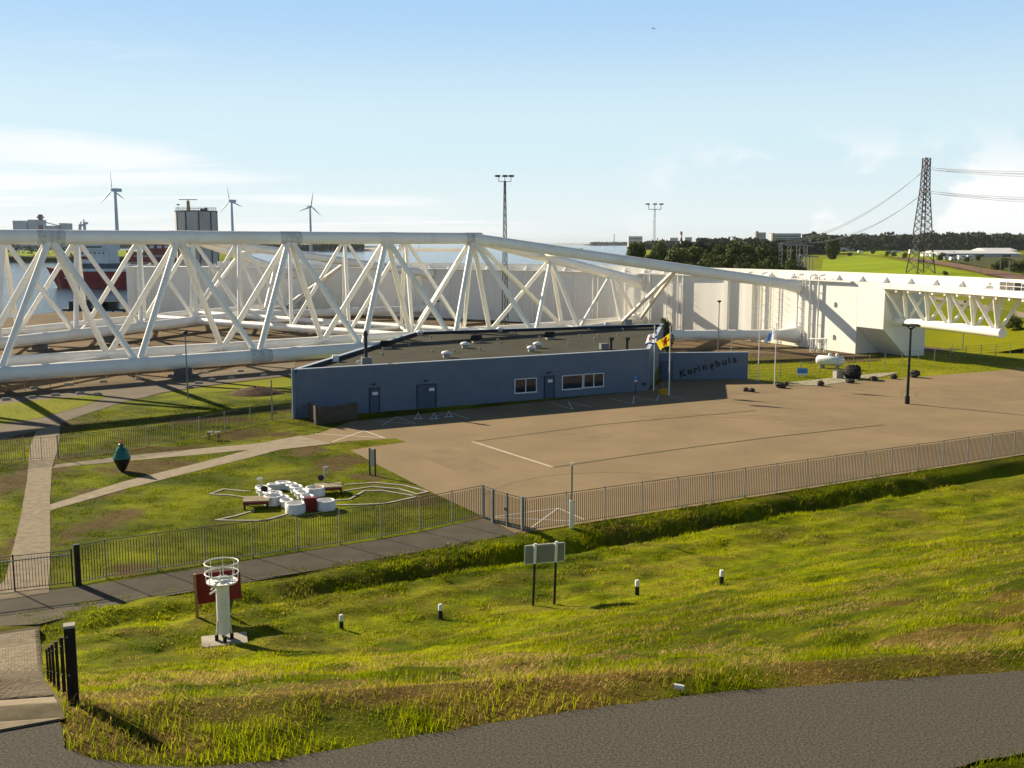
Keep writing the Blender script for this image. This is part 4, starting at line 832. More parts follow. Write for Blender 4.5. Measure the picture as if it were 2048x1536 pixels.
# water play model: concrete rings, troughs, stands, signals, kerb outlines
for x, y, r, h, lb in ((631, 991, .62, .55, 'white concrete ring beside the platform with the tall signal'), (548, 1008, .60, .55, 'white concrete ring touching the lower pale platform'), (591, 1025, .60, .58, 'white concrete ring standing just inside the bar fence'), (651, 1018, .60, .55, 'white concrete ring right of the dark red box')):
    b = gp(x, y); o = MB().lathe(b, [(r, 0), (r, h), (r - .1, h + .015), (r - .12, h - .02), (r - .12, .12), (.02, .1)], 28).build('concrete_ring', 'white_plastic', origin=b); tag(o, lb, 'ring', 'concrete rings of the play model')
def platform(x, y, w, d_, rz, lb):
    b = gp(x, y); t = thing('platform', b, lb, 'platform'); MB().box(b + Vector((0, 0, .50)), (w, d_, .08), rz=rz).build('top', 'path_paving', t); c_, s_ = math.cos(rz), math.sin(rz)
    for i in (-1, 1):
        MB().box(b + Vector((-s_ * i * (d_ / 2 - .05), c_ * i * (d_ / 2 - .05), .38)), (w - .05, .05, .16), rz=rz).build('apron', 'red_paint', t)
        for j in (-1, 1): p = b + Vector((c_ * j * (w / 2 - .1) - s_ * i * (d_ / 2 - .1), s_ * j * (w / 2 - .1) + c_ * i * (d_ / 2 - .1), 0)); MB().box(p + Vector((0, 0, .23)), (.1, .1, .46), rz=rz).build('leg', 'timber_black', t)
platform(514, 1014, 1.55, 1.3, .15, 'low pale-topped platform beside the signal with silver hood'); platform(657, 986, 1.7, 1.25, .25, 'low pale-topped platform beside the taller signal post')
b = gp(622, 1022); t = thing('red_cabinet', b, 'dark red upright box between two white concrete rings', 'cabinet'); MB().box(b + Vector((0, 0, .42)), (.72, .4, .84), rz=.15).build('body', 'red_paint', t); MB().box(b + Vector((-.37, -.02, .42)), (.04, .44, .86), rz=.15).build('edge_board', 'timber', t)
def trough(chain, lb):
    b = gp(*chain[0]); t = thing('water_trough', b, lb, 'trough')
    for i, (x, y) in enumerate(chain):
        p = gp(x, y); q = gp(*chain[min(i + 1, len(chain) - 1)]); d = (q - p) if i + 1 < len(chain) else (p - gp(*chain[i - 1])); d.normalize(); n_ = Vector((-d.y, d.x, 0)); h = .34 + .05 * (i % 2)
        MB().torus(p + Vector((0, 0, h)), .40, .10, 20, 7, (d * 1.25, n_ * .85, Vector((0, 0, 1)))).build('basin_rim', 'white_plastic', t); mb = MB(); k_ = 16
        mb.prism([tuple((p + d * (.44 * 1.2 * math.cos(2 * math.pi * j / k_)) + n_ * (.36 * math.sin(2 * math.pi * j / k_)))[:2]) for j in range(k_)], .04, h - .08); mb.build('basin', 'white_plastic', t)
trough([(524, 986), (530, 992), (541, 996), (552, 999), (566, 1006), (574, 1014)], 'chain of white scalloped basins running past the lower platform'); trough([(553, 979), (568, 978), (583, 980), (593, 986), (600, 992), (606, 998), (615, 1004)], 'curving chain of white scalloped basins ending at the dark red box')
def signal(x, y, h, lb, hood):
    b = gp(x, y); t = thing('toy_signal', b, lb, 'signal'); MB().tube(b, b + Vector((0, 0, h)), .055, 8).build('post', 'panel_silver', t); p = b + Vector((hood * .22, -.1, h * .55)); mb = MB().tube(p, p + Vector((0, -.06, 0)), .2, 14); mb.build('black_disc', 'black_paint', t)
    MB().box(b + Vector((-.1 * hood, 0, h + .02)), (.34, .18, .1), rz=.6).build('hood', 'panel_silver', t); MB().tube(b + Vector((-.05, 0, h)), b + Vector((-.32 * hood, 0, h - .45)), .02, 5).build('stay', 'panel_silver', t)
    MB().box(b + Vector((0, 0, .03)), (.22, .22, .06)).build('foot', 'galv_dark', t)
signal(524, 1000, 1.35, 'grey signal post with black disc and silver hood by the lower platform', 1); signal(650, 978, 1.42, 'taller grey signal post with black disc beside the upper platform', -1)
def kerb(pts, w=.17):
    mb = MB(); P = [gp(*p) for p in pts]
    for i in range(len(P) - 1):
        d = (P[i + 1] - P[i]).normalized(); n_ = Vector((-d.y, d.x, 0)) * w / 2; mb.prism([tuple(v[:2]) for v in (P[i] + n_, P[i] - n_, P[i + 1] - n_ + d * .05, P[i + 1] + n_ + d * .05)], -.05, .05 + .002 * (i % 2))
    struct('garden_kerb', mb, 'concrete')
for l in ([(500, 984), (447, 979), (420, 989), (460, 991), (508, 998)], [(508, 1022), (470, 1033), (432, 1041), (480, 1042), (528, 1042), (580, 1027)], [(690, 970), (750, 966), (810, 972), (856, 984), (835, 989), (800, 979), (745, 974), (690, 982)], [(670, 1002), (700, 999), (715, 990), (728, 983), (765, 982), (825, 992)], [(672, 1011), (720, 1010), (770, 1008), (830, 995)]): kerb(l)
# info board seen edge on, beside the car park
b = gp(740, 950); t = thing('info_board', b, 'upright grey information board on two posts seen nearly edge on beside the car park', 'sign'); c = gp(751, 952)
for p in (b, c): MB().box(p + Vector((0, 0, .95)), (.10, .10, 1.9)).build('post', 'galv_dark', t)
d = c - b; MB().box((b + c) / 2 + Vector((0, 0, 1.25)), (d.length, .05, 1.2), rz=math.atan2(d.y, d.x)).build('panel', 'panel_silver', t)
b = gp(1143, 1056); t = thing('camera_pole', b, 'slim grey pole rising from a white cabinet just behind the bar fence', 'pole'); MB().box(b + Vector((0, 0, .8)), (.22, .2, 1.6)).build('cabinet', 'white_paint', t); MB().tube(b + Vector((0, 0, 1.6)), b + Vector((0, 0, 3.6)), .05, 8).build('pole', 'galv', t); MB().box(b + Vector((0, 0, 3.68)), (.12, .12, .16)).build('camera_head', 'white_plastic', t)
b = gp(545, 840); t = thing('tall_post', b, 'tall thin grey post at the bar fence near the building corner', 'post'); MB().box(b + Vector((0, 0, .8)), (.12, .12, 1.6)).build('lower_post', 'galv', t); MB().box(b + Vector((0, 0, 2.65)), (.09, .09, 2.1)).build('upper_post', 'galv', t)
bx = mesh_of(MB().prism([(-.42, -.15), (.42, -.15), (.42, .15), (-.42, .15)], 0, .17).prism([(-.34, -.1), (.34, -.1), (.34, .1), (-.34, .1)], .17, .24), 'kerb_block', 'concrete')
for i, (x, y) in enumerate([(12, 800), (64, 796), (111, 791), (160, 788), (195, 790), (137, 770), (206, 764), (277, 758), (345, 752), (410, 746), (378, 775), (397, 767), (423, 761), (463, 757), (528, 752), (480, 743), (68, 777)]):
    o = inst('kerb_block', bx, gp(x, y, .03), None, (0, 0, .55 + .3 * math.sin(i * 2.1))); tag(o, 'low pale concrete block edging the service road beside the truss' if i > 9 else 'low pale concrete block lying in the truss shadow on the service road', 'block', 'concrete blocks along the service road')
# spoil heap
b = gp(512, 787); mb = MB(); n, k_ = 28, 8; vs = []
for j in range(k_ + 1):
    for i in range(n):
        q = 2 * math.pi * i / n; f = 1 - j / k_; r_ = f * (1 + .3 * float(fbm(math.cos(q) * 2 + 5, math.sin(q) * 2, 7))); vs.append(b + Vector((2.6 * r_ * math.cos(q), 2.2 * r_ * math.sin(q), .75 * (1 - f ** 1.6) * (.8 + .4 * float(fbm(q * 2, j * .5, 3))) - .02)))
mb.add(vs, [(j * n + i, j * n + (i + 1) % n, (j + 1) * n + (i + 1) % n, (j + 1) * n + i) for j in range(k_) for i in range(n)], True); tag(mb.build('spoil_heap', 'soil', origin=b), 'low dark heap of earth on the grass beside the service road', 'heap')
# ================================================================== THINGS ON THE DIKE SLOPE
def mpx(p): return p.y / (FPX * math.cos(PITCH))
# white radar column with cage
b = terr_hit(449, 1284); k_ = b.y / FPX * 1.02; t = thing('radar_beacon', b, 'white steel column with round caged platform on the dike slope', 'beacon')
H_ = lambda y: (1284 - y) * k_
sl = MB().box(b + Vector((0, 0, .0)), (90 * k_, 62 * k_, .22), rz=.3); sl.build('base_slab', 'concrete', t)
for q in (R(20), R(110), R(200), R(290)):
    d = Vector((math.cos(q), math.sin(q), 0)); MB().box(b + d * (15 * k_) + Vector((0, 0, .08 + 5 * k_)), (7 * k_, 7 * k_, 16 * k_), rz=q).build('black_foot', 'black_paint', t)
    MB().bar(b + d * (15 * k_) + Vector((0, 0, H_(1272))), b + d * (11 * k_) + Vector((0, 0, H_(1236))), 4 * k_).build('leg', 'white_paint', t)
MB().tube(b + Vector((0, 0, H_(1265))), b + Vector((0, 0, H_(1237))), 11 * k_, 20).build('lower_column', 'white_paint', t); MB().tube(b + Vector((0, 0, H_(1237))), b + Vector((0, 0, H_(1160))), 13.2 * k_, 24).build('column', 'white_paint', t)
MB().lathe(b + Vector((0, 0, H_(1160))), [(14 * k_, 0), (31 * k_, 3 * k_), (31 * k_, 6 * k_)], 32).build('platform', 'white_paint', t)
for y, in ((1137,), (1116,)): MB().torus(b + Vector((0, 0, H_(y))), 33.5 * k_, 1.3 * k_, 36, 6).build('cage_ring', 'white_paint', t)
for i in range(8): q = 2 * math.pi * i / 8 + .2; p = b + Vector((33 * k_ * math.cos(q), 33 * k_ * math.sin(q), 0)); MB().tube(p + Vector((-2 * k_ * math.cos(q), -2 * k_ * math.sin(q), H_(1156))), p + Vector((0, 0, H_(1116))), .7 * k_, 5).build('cage_upright', 'white_paint', t)
for a_, l_, z in ((.2, 40, 3), (2.2, 26, 5), (1.3, 30, 4)): MB().box(b + Vector((0, 0, H_(1152) + z * k_)), (l_ * k_, 5 * k_, 3 * k_), rz=a_).build('equipment', 'panel_silver', t)
for dx, y in ((-22, 1172), (-19, 1163)): MB().tube(b + Vector((-10 * k_, -2 * k_, H_(y))), b + Vector((dx * k_, -14 * k_, H_(y + 6))), 2 * k_, 8).build('spotlight', 'white_paint', t)
b2 = terr_hit(397, 1234); d2 = b2.y; t = thing('red_board', b2, 'dark red board on timber post behind the white caged column', 'board')
c4 = [at(x, y, d2) for x, y in ((391, 1149), (479, 1138), (483, 1196), (397, 1209))]; MB().add([p + Vector((0, o_, 0)) for o_ in (0, .06) for p in c4], [(0, 1, 2, 3), (7, 6, 5, 4), (0, 4, 5, 1), (1, 5, 6, 2), (2, 6, 7, 3), (3, 7, 4, 0)]).build('board', 'red_paint', t)
e = at(389, 1148, d2 - .06); MB().bar(b2 + Vector((-.02, -.06, -.1)), e, .13, .10).build('post', 'sunlit_timber', t)
b3 = terr_hit(472, 1222); MB().bar(Vector((b3.x, d2 + .15, float(terr(b3.x, d2 + .15)) - .1)), at(477, 1142, d2 + .15), .10, .10).build('post', 'timber', t)
# big sign seen from behind
b1, b2 = terr_hit(1066, 1213), terr_hit(1108, 1209); t = thing('route_sign', b1, 'wide grey sign panel seen from behind on two black posts with pale tops', 'sign'); d_ = (b1.y + b2.y) / 2
c4 = [at(x, y, d_) for x, y in ((1051, 1094), (1129, 1087), (1128, 1122), (1050, 1129))]; MB().add([p + Vector((0, o_, 0)) for o_ in (.06, .12) for p in c4], [(0, 1, 2, 3), (7, 6, 5, 4), (0, 4, 5, 1), (1, 5, 6, 2), (2, 6, 7, 3), (3, 7, 4, 0)]).build('panel', 'panel_back', t)
for i in range(4): MB().bar(c4[i] + Vector((0, .09, 0)), c4[(i + 1) % 4] + Vector((0, .09, 0)), .03, .08).build('panel_edge', 'white_paint', t)
for p, tx, ty, sx_ in ((b1, 1071, 1087, 1068.5), (b2, 1113, 1083, 1110)):
    top = at(tx, ty, d_); mid_ = p.lerp(top, .68); lowp = Vector((p.x, d_, p.z - .15)); MB().tube(lowp, mid_, .055, 8).build('post', 'black_paint', t); MB().tube(mid_, top, .068, 8).build('post_sleeve', 'white_paint', t)
for x, y, lb in ((683, 1259, 'white-topped black marker post between the caged column and the next marker'), (881, 1238, 'white-topped black marker post just left of the two-legged sign'), (1274, 1190, 'white-topped black marker post just right of the two-legged sign'), (1443, 1170, 'white-topped black marker post farthest along the dike slope')):
    b = terr_hit(x, y); k_ = b.y / FPX; t = thing('marker_post', b, lb, 'bollard', 'marker posts on the dike'); MB().tube(b + Vector((0, 0, -.1)), b + Vector((0, 0, 19 * k_)), 4.6 * k_, 12, 4.4 * k_).build('post', 'black_paint', t); MB().lathe(b + Vector((0, 0, 19 * k_)), [(4.6 * k_, 0), (4.6 * k_, 11.5 * k_), (3.2 * k_, 13.3 * k_)], 12).build('white_cap', 'white_paint', t)
# row of timber posts beside the brick path
pa0, pb0 = terr_hit(148, 1411), terr_hit(96, 1367); lbs = ['tallest-looking black timber post with pale top beside the brick path, first of the row', 'second black timber post of the row beside the brick path', 'third black timber post of the row beside the brick path', 'fourth black timber post of the row beside the brick path', 'fifth black timber post of the row beside the brick path', 'last black timber post at the lower end of the row']
hp = 173 * pa0.y / FPX
for i, t_ in enumerate((0, .2, .38, .56, .74, .95)):
    q = pa0.lerp(pb0, t_); z = float(terr(q.x, q.y)); b = Vector((q.x, q.y, z)); h = hp * (1.0 if i == 0 else .92); w = (21 if i == 0 else 9) * pa0.y / FPX
    t = thing('timber_post', b, lbs[i], 'post', 'timber posts by the brick path'); MB().box(b + Vector((0, 0, h / 2 - .1)), (w, w, h + .2), rz=.35).build('shaft', 'timber_black', t); MB().box(b + Vector((0, 0, h + .015)), (w + .01, w + .01, .03), rz=.35).build('top_cap', 'concrete' if i == 0 else 'timber_black', t)
    for z_ in (.42, .9): MB().tube(b + Vector((.0, -w * .5 - .012, h * z_)), b + Vector((.0, -w * .5 - .022, h * z_)), .009, 8).build('bolt', 'panel_silver', t)
b = gp(1357, 1379, ZR + .03); o = MB().tube(b + Vector((-.05, 0, .035)), b + Vector((.06, -.03, .035)), .036, 10, .028).build('paper_cup', 'white_paint', origin=b); tag(o, 'crumpled white paper cup lying at the edge of the dike road', 'litter')

# ================================================================== FAR SHORES, SHIPS, MASTS
# lattice light masts
def lattice_mast(x, yb, yt, d, wb, wt, label, rows, wire=.05, heads=3):
    b = at(x, yb, d); b.z = 0.0; top = at(x, yt, d).z; t = thing('lattice_mast', b, label, 'light mast'); hw = lambda z: (wb + (wt - wb) * z / top) / 2
    for i in range(3):
        q = R(30 + 120 * i); MB().tube(b + Vector((hw(0) * math.cos(q), hw(0) * math.sin(q), 0)), b + Vector((hw(top) * math.cos(q), hw(top) * math.sin(q), top)), wire, 6).build('leg', 'galv_dark', t)
    mb = MB(); zs = np.linspace(0, top, rows + 1)
    for j, z in enumerate(zs):
        P = [b + Vector((hw(z) * math.cos(R(30 + 120 * i)), hw(z) * math.sin(R(30 + 120 * i)), z)) for i in range(3)]
        for i in range(3): mb.tube(P[i], P[(i + 1) % 3], wire * .6, 5)
        if j < rows:
            Q = [b + Vector((hw(zs[j + 1]) * math.cos(R(30 + 120 * i)), hw(zs[j + 1]) * math.sin(R(30 + 120 * i)), zs[j + 1])) for i in range(3)]
            for i in range(3): mb.tube(P[i], Q[(i + 1) % 3], wire * .45, 4)
    mb.build('lattice', 'galv_dark', t); tp = b + Vector((0, 0, top)); s_ = d / 207.0
    mb = MB(); mb.tube(tp + Vector((-1.2 * s_, 0, -.1)), tp + Vector((1.2 * s_, 0, -.1)), .06 * s_, 6)
    for dx in (-1.2, 0, 1.2): mb.tube(tp + Vector((dx * s_, 0, -.1)), tp + Vector((dx * s_, 0, .9 * s_)), .06 * s_, 6)
    mb.build('crossbar', 'galv_dark', t)
    for dx in (-1.45, 0, 1.25): MB().box(tp + Vector((dx * s_, -.2, .95 * s_)), (.95 * min(s_, 1.15), .8 * min(s_, 1.15), .36 * min(s_, 1.15)), rz=.3).build('floodlight', 'black_paint', t)
lattice_mast(1010, 663, 362, 186, 1.35, .32, 'tall dark lattice floodlight mast rising in front of the white wall', 20, .075)
lattice_mast(1307, 560, 418, 330, 1.5, .5, 'slim lattice floodlight mast above the trees', 16, .04)
# wind turbines
def turbine(x, yhub, d, bl, a0, yaw, label):
    hub = at(x, yhub, d); b = Vector((hub.x, hub.y, -1.6)); t = thing('wind_turbine', b, label, 'wind turbine', 'wind turbines beyond the river'); MB().tube(b, hub + Vector((0, 0, -1)), 2.6, 16, 1.5).build('tower', 'turbine', t)
    c_, s_ = math.cos(yaw), math.sin(yaw); ax = Vector((s_, -c_, 0)); sd_ = Vector((c_, s_, 0)); MB().box(hub - ax * 2.5, (4, 11, 4), rz=yaw).build('nacelle', 'turbine', t); MB().tube(hub + ax * 3, hub + ax * 6, 1.7, 12, .6).build('spinner', 'turbine', t); hc = hub + ax * 4.4
    for k_ in range(3):
        q = a0 + k_ * 2 * math.pi / 3; d_ = sd_ * math.sin(q) + Vector((0, 0, 1)) * math.cos(q); e_ = d_.cross(ax); mb = MB(); secs = [(0, 1.0, .9), (.08, 1.3, .7), (.22, 2.4, .4), (.6, 1.5, .25), (1, .35, .1)]; vs = []
        for s, w, th in secs: c = hc + d_ * (bl * s); vs += [c + e_ * w * .4, c + ax * th * .5, c - e_ * w * .6, c - ax * th * .5]
        mb.add(vs, [(j * 4 + i, j * 4 + (i + 1) % 4, (j + 1) * 4 + (i + 1) % 4, (j + 1) * 4 + i) for j in range(4) for i in range(4)] + [(0, 1, 2, 3), (16, 17, 18, 19)], True); mb.build('blade', 'turbine', t)
turbine(230, 380, 1274, 27.5, R(-4), R(-35), 'wind turbine between the far silos and the round concrete tower'); turbine(463, 402, 1615, 28.5, R(-10), R(-30), 'wind turbine just right of the round concrete tower'); turbine(620, 413, 1866, 26, R(10), R(40), 'wind turbine standing alone over the spit of land')
# concrete tower with radar scanner
b = at(397, 540, 450); b.z = -1.6; top = at(397, 424, 450).z; t = thing('concrete_tower', b, 'round ribbed concrete tower with railed roof and turning radar scanner', 'tower'); rr = 40 / FPX * 450
mb = MB(); n = 20
for z0, z1, q in ((0, top + 1.6, 1.0),): mb.lathe(b, [(rr, 0), (rr, z1), (rr * .98, z1 + .02)], n, False)
mb.build('shaft', 'silo_concrete', t); MB().lathe(b + Vector((0, 0, top + 1.6)), [(rr * 1.02, 0), (rr * 1.02, .5)], n, False).build('roof_slab', 'concrete_dark', t)
for i in range(10): q = R(36 * i + 5); MB().box(b + Vector((rr * math.cos(q), rr * math.sin(q), (top + 1.6) / 2)), (.4, .5, top + 1.5), rz=q).build('rib', 'concrete_dark', t)
zt = top + .5
mb = MB()
for i in range(16): q = 2 * math.pi * i / 16; p = b + Vector((rr * .96 * math.cos(q), rr * .96 * math.sin(q), 0)); p.z = zt; mb.tube(p, p + Vector((0, 0, 1.3)), .06, 4)
mb.torus(Vector((b.x, b.y, zt + 1.3)), rr * .96, .06, 32, 4); mb.torus(Vector((b.x, b.y, zt + .7)), rr * .96, .05, 32, 4); mb.build('railing', 'galv_dark', t)
c = at(377, 424, 450 - 6); MB().tube(Vector((c.x, c.y, zt)), Vector((c.x, c.y, zt + 4.0)), .8, 14, .65).build('radar_pedestal', 'rust_steel', t); MB().box((c.x, c.y, zt + 4.5), (7.4, .5, .28), rz=.15).build('radar_scanner', 'galv_dark', t); MB().tube((c.x, c.y, zt + 3.9), (c.x, c.y, zt + 4.6), .2, 8).build('radar_shaft', 'galv_dark', t)
for x, z in ((404, .9), (412, 1.1), (406, .5)): c = at(x, 424, 450 - 5); MB().box((c.x, c.y, zt + z / 2), (1.3, 1.0, z), rz=.2).build('roof_cabin', 'concrete_dark', t)
c = at(357, 424, 450); MB().tube((c.x, c.y, zt - .3), (c.x, c.y, zt + 3.0), .06, 5).build('mast', 'galv_dark', t); MB().box((c.x, c.y, zt + 2.6), (1.2, .5, .5)).build('mast_box', 'blue_sign', t)
# ships
def hull(b, L, Bm, Hd, rise, rz, m, name='hull', parent=None, stern=.92):
    secs = []; vs = []; n = 14
    for i in range(n + 1):
        s = i / n; w = Bm / 2 * (min(1, (s / .26) ** .6) if s < .26 else (1 if s < .85 else 1 - (1 - stern) * (s - .85) / .15)); w = max(w, .12); top = Hd + rise * max(0, 1 - s / .2) ** 1.5; x = L * (s - .5); flare = .55 if s < .15 else .9
        xo = -1.8 * max(0, 1 - s / .1); vs += [(x - xo * 1.6, -w * flare, -.8), (x + xo, -w, top), (x + xo, w, top), (x - xo * 1.6, w * flare, -.8)]
    fs = [(j * 4 + i, j * 4 + i + 1, (j + 1) * 4 + i + 1, (j + 1) * 4 + i) for j in range(n) for i in range(3)] + [(0, 1, 2, 3), (n * 4 + 3, n * 4 + 2, n * 4 + 1, n * 4)]
    c_, s_ = math.cos(rz), math.sin(rz); mb = MB(); mb.add([(b.x + x * c_ - y * s_, b.y + x * s_ + y * c_, b.z + z) for x, y, z in vs], fs); return mb.build(name, m, parent)
b0 = gp(166, 576, -1.6); rz = R(-6); L = 58; bow = gp(80, 577, -1.6); c_, s_ = math.cos(rz), math.sin(rz); b = bow + Vector((c_ * L / 2, s_ * L / 2, 0)); b.y = b0.y + 3
ship = thing('coaster_ship', b, 'dark red cargo ship with white superstructure sailing on the river', 'ship'); hull(b, L, 11, 6.3, 1.6, rz, 'red_hull', 'hull', ship)
def sl_(x, y, z): return Vector((b.x + x * c_ - y * s_, b.y + x * s_ + y * c_, b.z + z))
def deckbox(x, y, z, sx_, sy_, sz, m, nm): return MB().box(sl_(x, y, z + sz / 2), (sx_, sy_, sz), rz=rz).build(nm, m, ship)
deckbox(4, 0, 6.1, 50, 10.4, .35, 'ship_dark', 'deck'); deckbox(-10.5, 0, 6.4, 15, 9.6, 3.0, 'ship_dark', 'deckhouse'); deckbox(-9.5, 0, 9.41, 13, 9.0, 2.6, 'ship_white', 'deckhouse'); deckbox(-9, 0, 12.0, 11.5, 8.6, 2.6, 'ship_white', 'deckhouse'); deckbox(-8.8, 0, 14.6, 8.5, 10.8, 2.2, 'ship_white', 'bridge'); deckbox(-8.8, -4.5, 16.8, 7, 1.4, .4, 'ship_white', 'bridge_roof')
deckbox(-8.8, -5.42, 15.3, 8.0, .06, .8, 'glass', 'bridge_windows'); deckbox(-12, -4.56, 11.0, 4.4, .08, 1.1, 'red_paint', 'emblem')
for i in range(6): deckbox(-13.4 + i * 1.7, -4.36, 13.0, .7, .08, .7, 'glass', 'porthole')
for x_, h in ((-26, 7.6), (-23.5, 6.5)): MB().tube(sl_(x_, 0, 7), sl_(x_, 0, 7 + h * .5), .18, 6).build('foremast', 'ship_white', ship)
MB().tube(sl_(-7, 0, 16.8), sl_(-7, 0, 20.5), .2, 6).build('mast', 'ship_white', ship); MB().tube(sl_(-16.5, -2, 9), sl_(-20, -3, 15), .3, 6).build('crane_jib', 'red_paint', ship); deckbox(16, 0, 6.4, 22, 9, 2.0, 'ship_dark', 'hatch_cover'); deckbox(-2, -5.4, 6.4, 30, .12, 1.0, 'ship_white', 'bulwark_rail')
for k_ in (-20, 14): deckbox(k_, -5.62 if k_ > 0 else -4.6, 3.6, 2.4, .08, .35, 'ship_white', 'name_plate')
b = gp(318, 526, -1.6); rz = R(4); c_, s_ = math.cos(rz), math.sin(rz); red = thing('red_vessel', b, 'deep red high-sided vessel with white panels beside the round concrete tower', 'ship'); L = 58; b = b + Vector((L * .5 - 25, 0, 0)); hull(b, L, 12, 8.8, 2.0, rz, 'red_hull', 'hull', red); deckb = lambda x, y, z, sx_, sy_, sz, m, nm: MB().box(sl_(x, y, z + sz / 2), (sx_, sy_, sz), rz=rz).build(nm, m, red)
deckb(5, 0, 8.7, 40, 10, 6.6, 'red_hull', 'deckhouse')
for i in range(4): deckb(-8 + i * 6.2, -5.05, 12.4, 3.6, .12, 2.2, 'ship_white', 'white_panel')
for i in range(22): deckb(-22 + i * 1.9, -6.06, 5.2, .9, .12, 1.5, 'ship_white', 'porthole')
# jetty with dark boats
b = gp(190, 626, -1.0); j = thing('jetty', b, 'dark timber jetty with railing at the end of the quay', 'jetty')
a_, c2 = at(130, 612, 246), at(262, 612, 246); a_.z = c2.z = 0; MB().box((a_ + c2) / 2 + Vector((0, 0, .1)), ((c2 - a_).length, 3.2, .5)).build('deck', 'timber_black', j)
for i in range(6): p = a_.lerp(c2, (i + .5) / 6); MB().tube(p + Vector((0, -1.2, -2.4)), p + Vector((0, -1.2, .2)), .25, 8).build('pile', 'timber_black', j)
for i in range(9): p = a_.lerp(c2, .45 + .55 * i / 8); MB().tube(p + Vector((0, -1.4, .35)), p + Vector((0, -1.4, 2.6)), .05, 5).build('rail_post', 'galv_dark', j)
for z in (1.1, 1.8, 2.55): MB().tube(a_.lerp(c2, .45) + Vector((0, -1.4, z)), c2 + Vector((0, -1.4, z)), .04, 5).build('rail', 'galv_dark', j)
for x, h, w in ((150, 1.8, 2.2), (163, 2.6, 1.2), (174, 2.2, 1.6), (205, 1.4, 3.4), (222, 1.8, 3.0)): p = at(x, 612, 245); MB().box((p.x, p.y, .35 + h / 2), (w, 1.6, h)).build('winch_house', 'navy_hull', j)
# --- far banks
def hummock(name, x0, x1, ybase, d, h, m, depth, seed, label=None, lift=0):
    a_, c2 = at(x0, ybase, d), at(x1, ybase, d); mb = MB(); n, k_ = 60, 6; vs = []
    for i in range(n + 1):
        s = i / n; x = a_.x + (c2.x - a_.x) * s; e_ = min(1, s * 8, (1 - s) * 8) ** .7
        for q in range(k_ + 1):
            t_ = q / k_; vs.append((x, d + depth * t_, -1.9 + (h + .3) * e_ * math.sin(math.pi * min(1, t_ * 1.3 + .02) if t_ < .4 else math.pi * .5) * (.75 + .5 * float(fbm(s * n * .3, t_ * 2 + seed, seed)))))
    mb.add(vs, [(i * (k_ + 1) + q, (i + 1) * (k_ + 1) + q, (i + 1) * (k_ + 1) + q + 1, i * (k_ + 1) + q + 1) for i in range(n) for q in range(k_)], True); return struct(name, mb, m)
hummock('river_island', -260, 420, 522, 905, 5.0, 'scrub', 12, 3); hummock('island_grass', -260, 415, 514, 917, 8.5, 'field_green', 160, 4)
hummock('far_shore', -900, 720, 494, 3000, 7, 'scrub', 900, 6); hummock('spit', 560, 960, 499, 2000, 4, 'sand', 200, 8); hummock('sandbank', 1100, 1240, 487.5, 6500, 6, 'sand', 300, 9)
hummock('sea_dam', 1180, 1330, 490, 5200, 8, 'scrub', 600, 12)
def block(x0, x1, yt, d, m, name, label, cat, depth=None, z0=-1.6, group=None, win=True, roof='town_roof', rows=None):
    a_, c2 = at(x0, yt, d), at(x1, yt, d); w = c2.x - a_.x; dp = depth or min(w * .6, 40); h = a_.z - z0; b = Vector(((a_.x + c2.x) / 2, d + dp / 2, z0)); t = thing(name, b, label, cat, group)
    MB().box(b + Vector((0, 0, h / 2)), (w, dp, h)).build('wall', m, t); MB().box(b + Vector((0, 0, h + .4)), (w * 1.01, dp * 1.01, .8)).build('roof', roof, t)
    if win:
        wpx = x1 - x0; n = max(2, int(wpx / 4)); r_ = rows or 4
        for j in range(r_): MB().box((b.x, d - .2, z0 + h * (.35 + .6 * (j + .5) / r_)), (w * .92, .3, h * .6 / r_ * .42)).build('window_band', 'town_roof', t)
    return t
# left: silos over the water
for x0, x1, yt, lb in ((25, 53, 442, 'pale grey far silo block, lower and leftmost of the grain silos'), (55, 78, 440, 'pale grey far silo block beside the red and white silo tower'), (89, 117, 452, 'low grey far warehouse under the conveyor'), (118, 131, 447, 'small grey far elevator head at the conveyor end')): block(x0, x1, yt, 2600, 'town_wall', 'grain_silo', lb, 'silo', 40, win=False)
b = at(82, 454, 2600); b.z = -1.6; top = at(82, 429, 2600).z; t = thing('silo_tower', b, 'red and white banded far silo tower beside the grain silos', 'tower')
for i, (f0, f1, m) in enumerate(((0, .58, 'town_wall'), (.58, .7, 'red_paint'), (.7, .84, 'town_wall'), (.84, 1, 'red_paint'))): MB().tube(b + Vector((0, 0, f0 * (top + 1.6))), b + Vector((0, 0, f1 * (top + 1.6))), 5.5, 14).build('band', m, t)
MB().tube(b + Vector((0, 0, .9 * (top + 1.6))), b + Vector((0, 0, .94 * (top + 1.6))), 9, 14).build('gallery', 'town_roof', t)
a_, c2 = at(88, 444, 2600), at(120, 452, 2600); tag(MB().bar(a_, c2, 2.0, 2.0).bar(c2, Vector((c2.x, c2.y, -1.6)), 1.5).build('conveyor', 'town_roof', origin=Vector((c2.x, c2.y, -1.6))), 'sloping conveyor bridge from the red and white silo tower', 'conveyor')
for x, yt, dx, lb in ((161, 443, -3, 'far harbour crane, lower one with upright jib'), (170, 439, 5, 'far harbour crane, taller one with leaning jib')):
    b = at(x, 470, 2400); b.z = -1.6; tp = at(x, yt + 6, 2400).z; t = thing('harbour_crane', b, lb, 'crane', 'harbour cranes'); MB().box(b + Vector((0, 0, tp / 2)), (5, 5, tp)).build('tower', 'town_wall', t); e_ = at(x - dx * .6, yt, 2400); MB().bar(b + Vector((0, 0, tp)), e_, 2.2).build('jib', 'town_wall', t); MB().box(b + Vector((3, 0, tp)), (9, 6, 5)).build('cabin', 'town_wall', t)
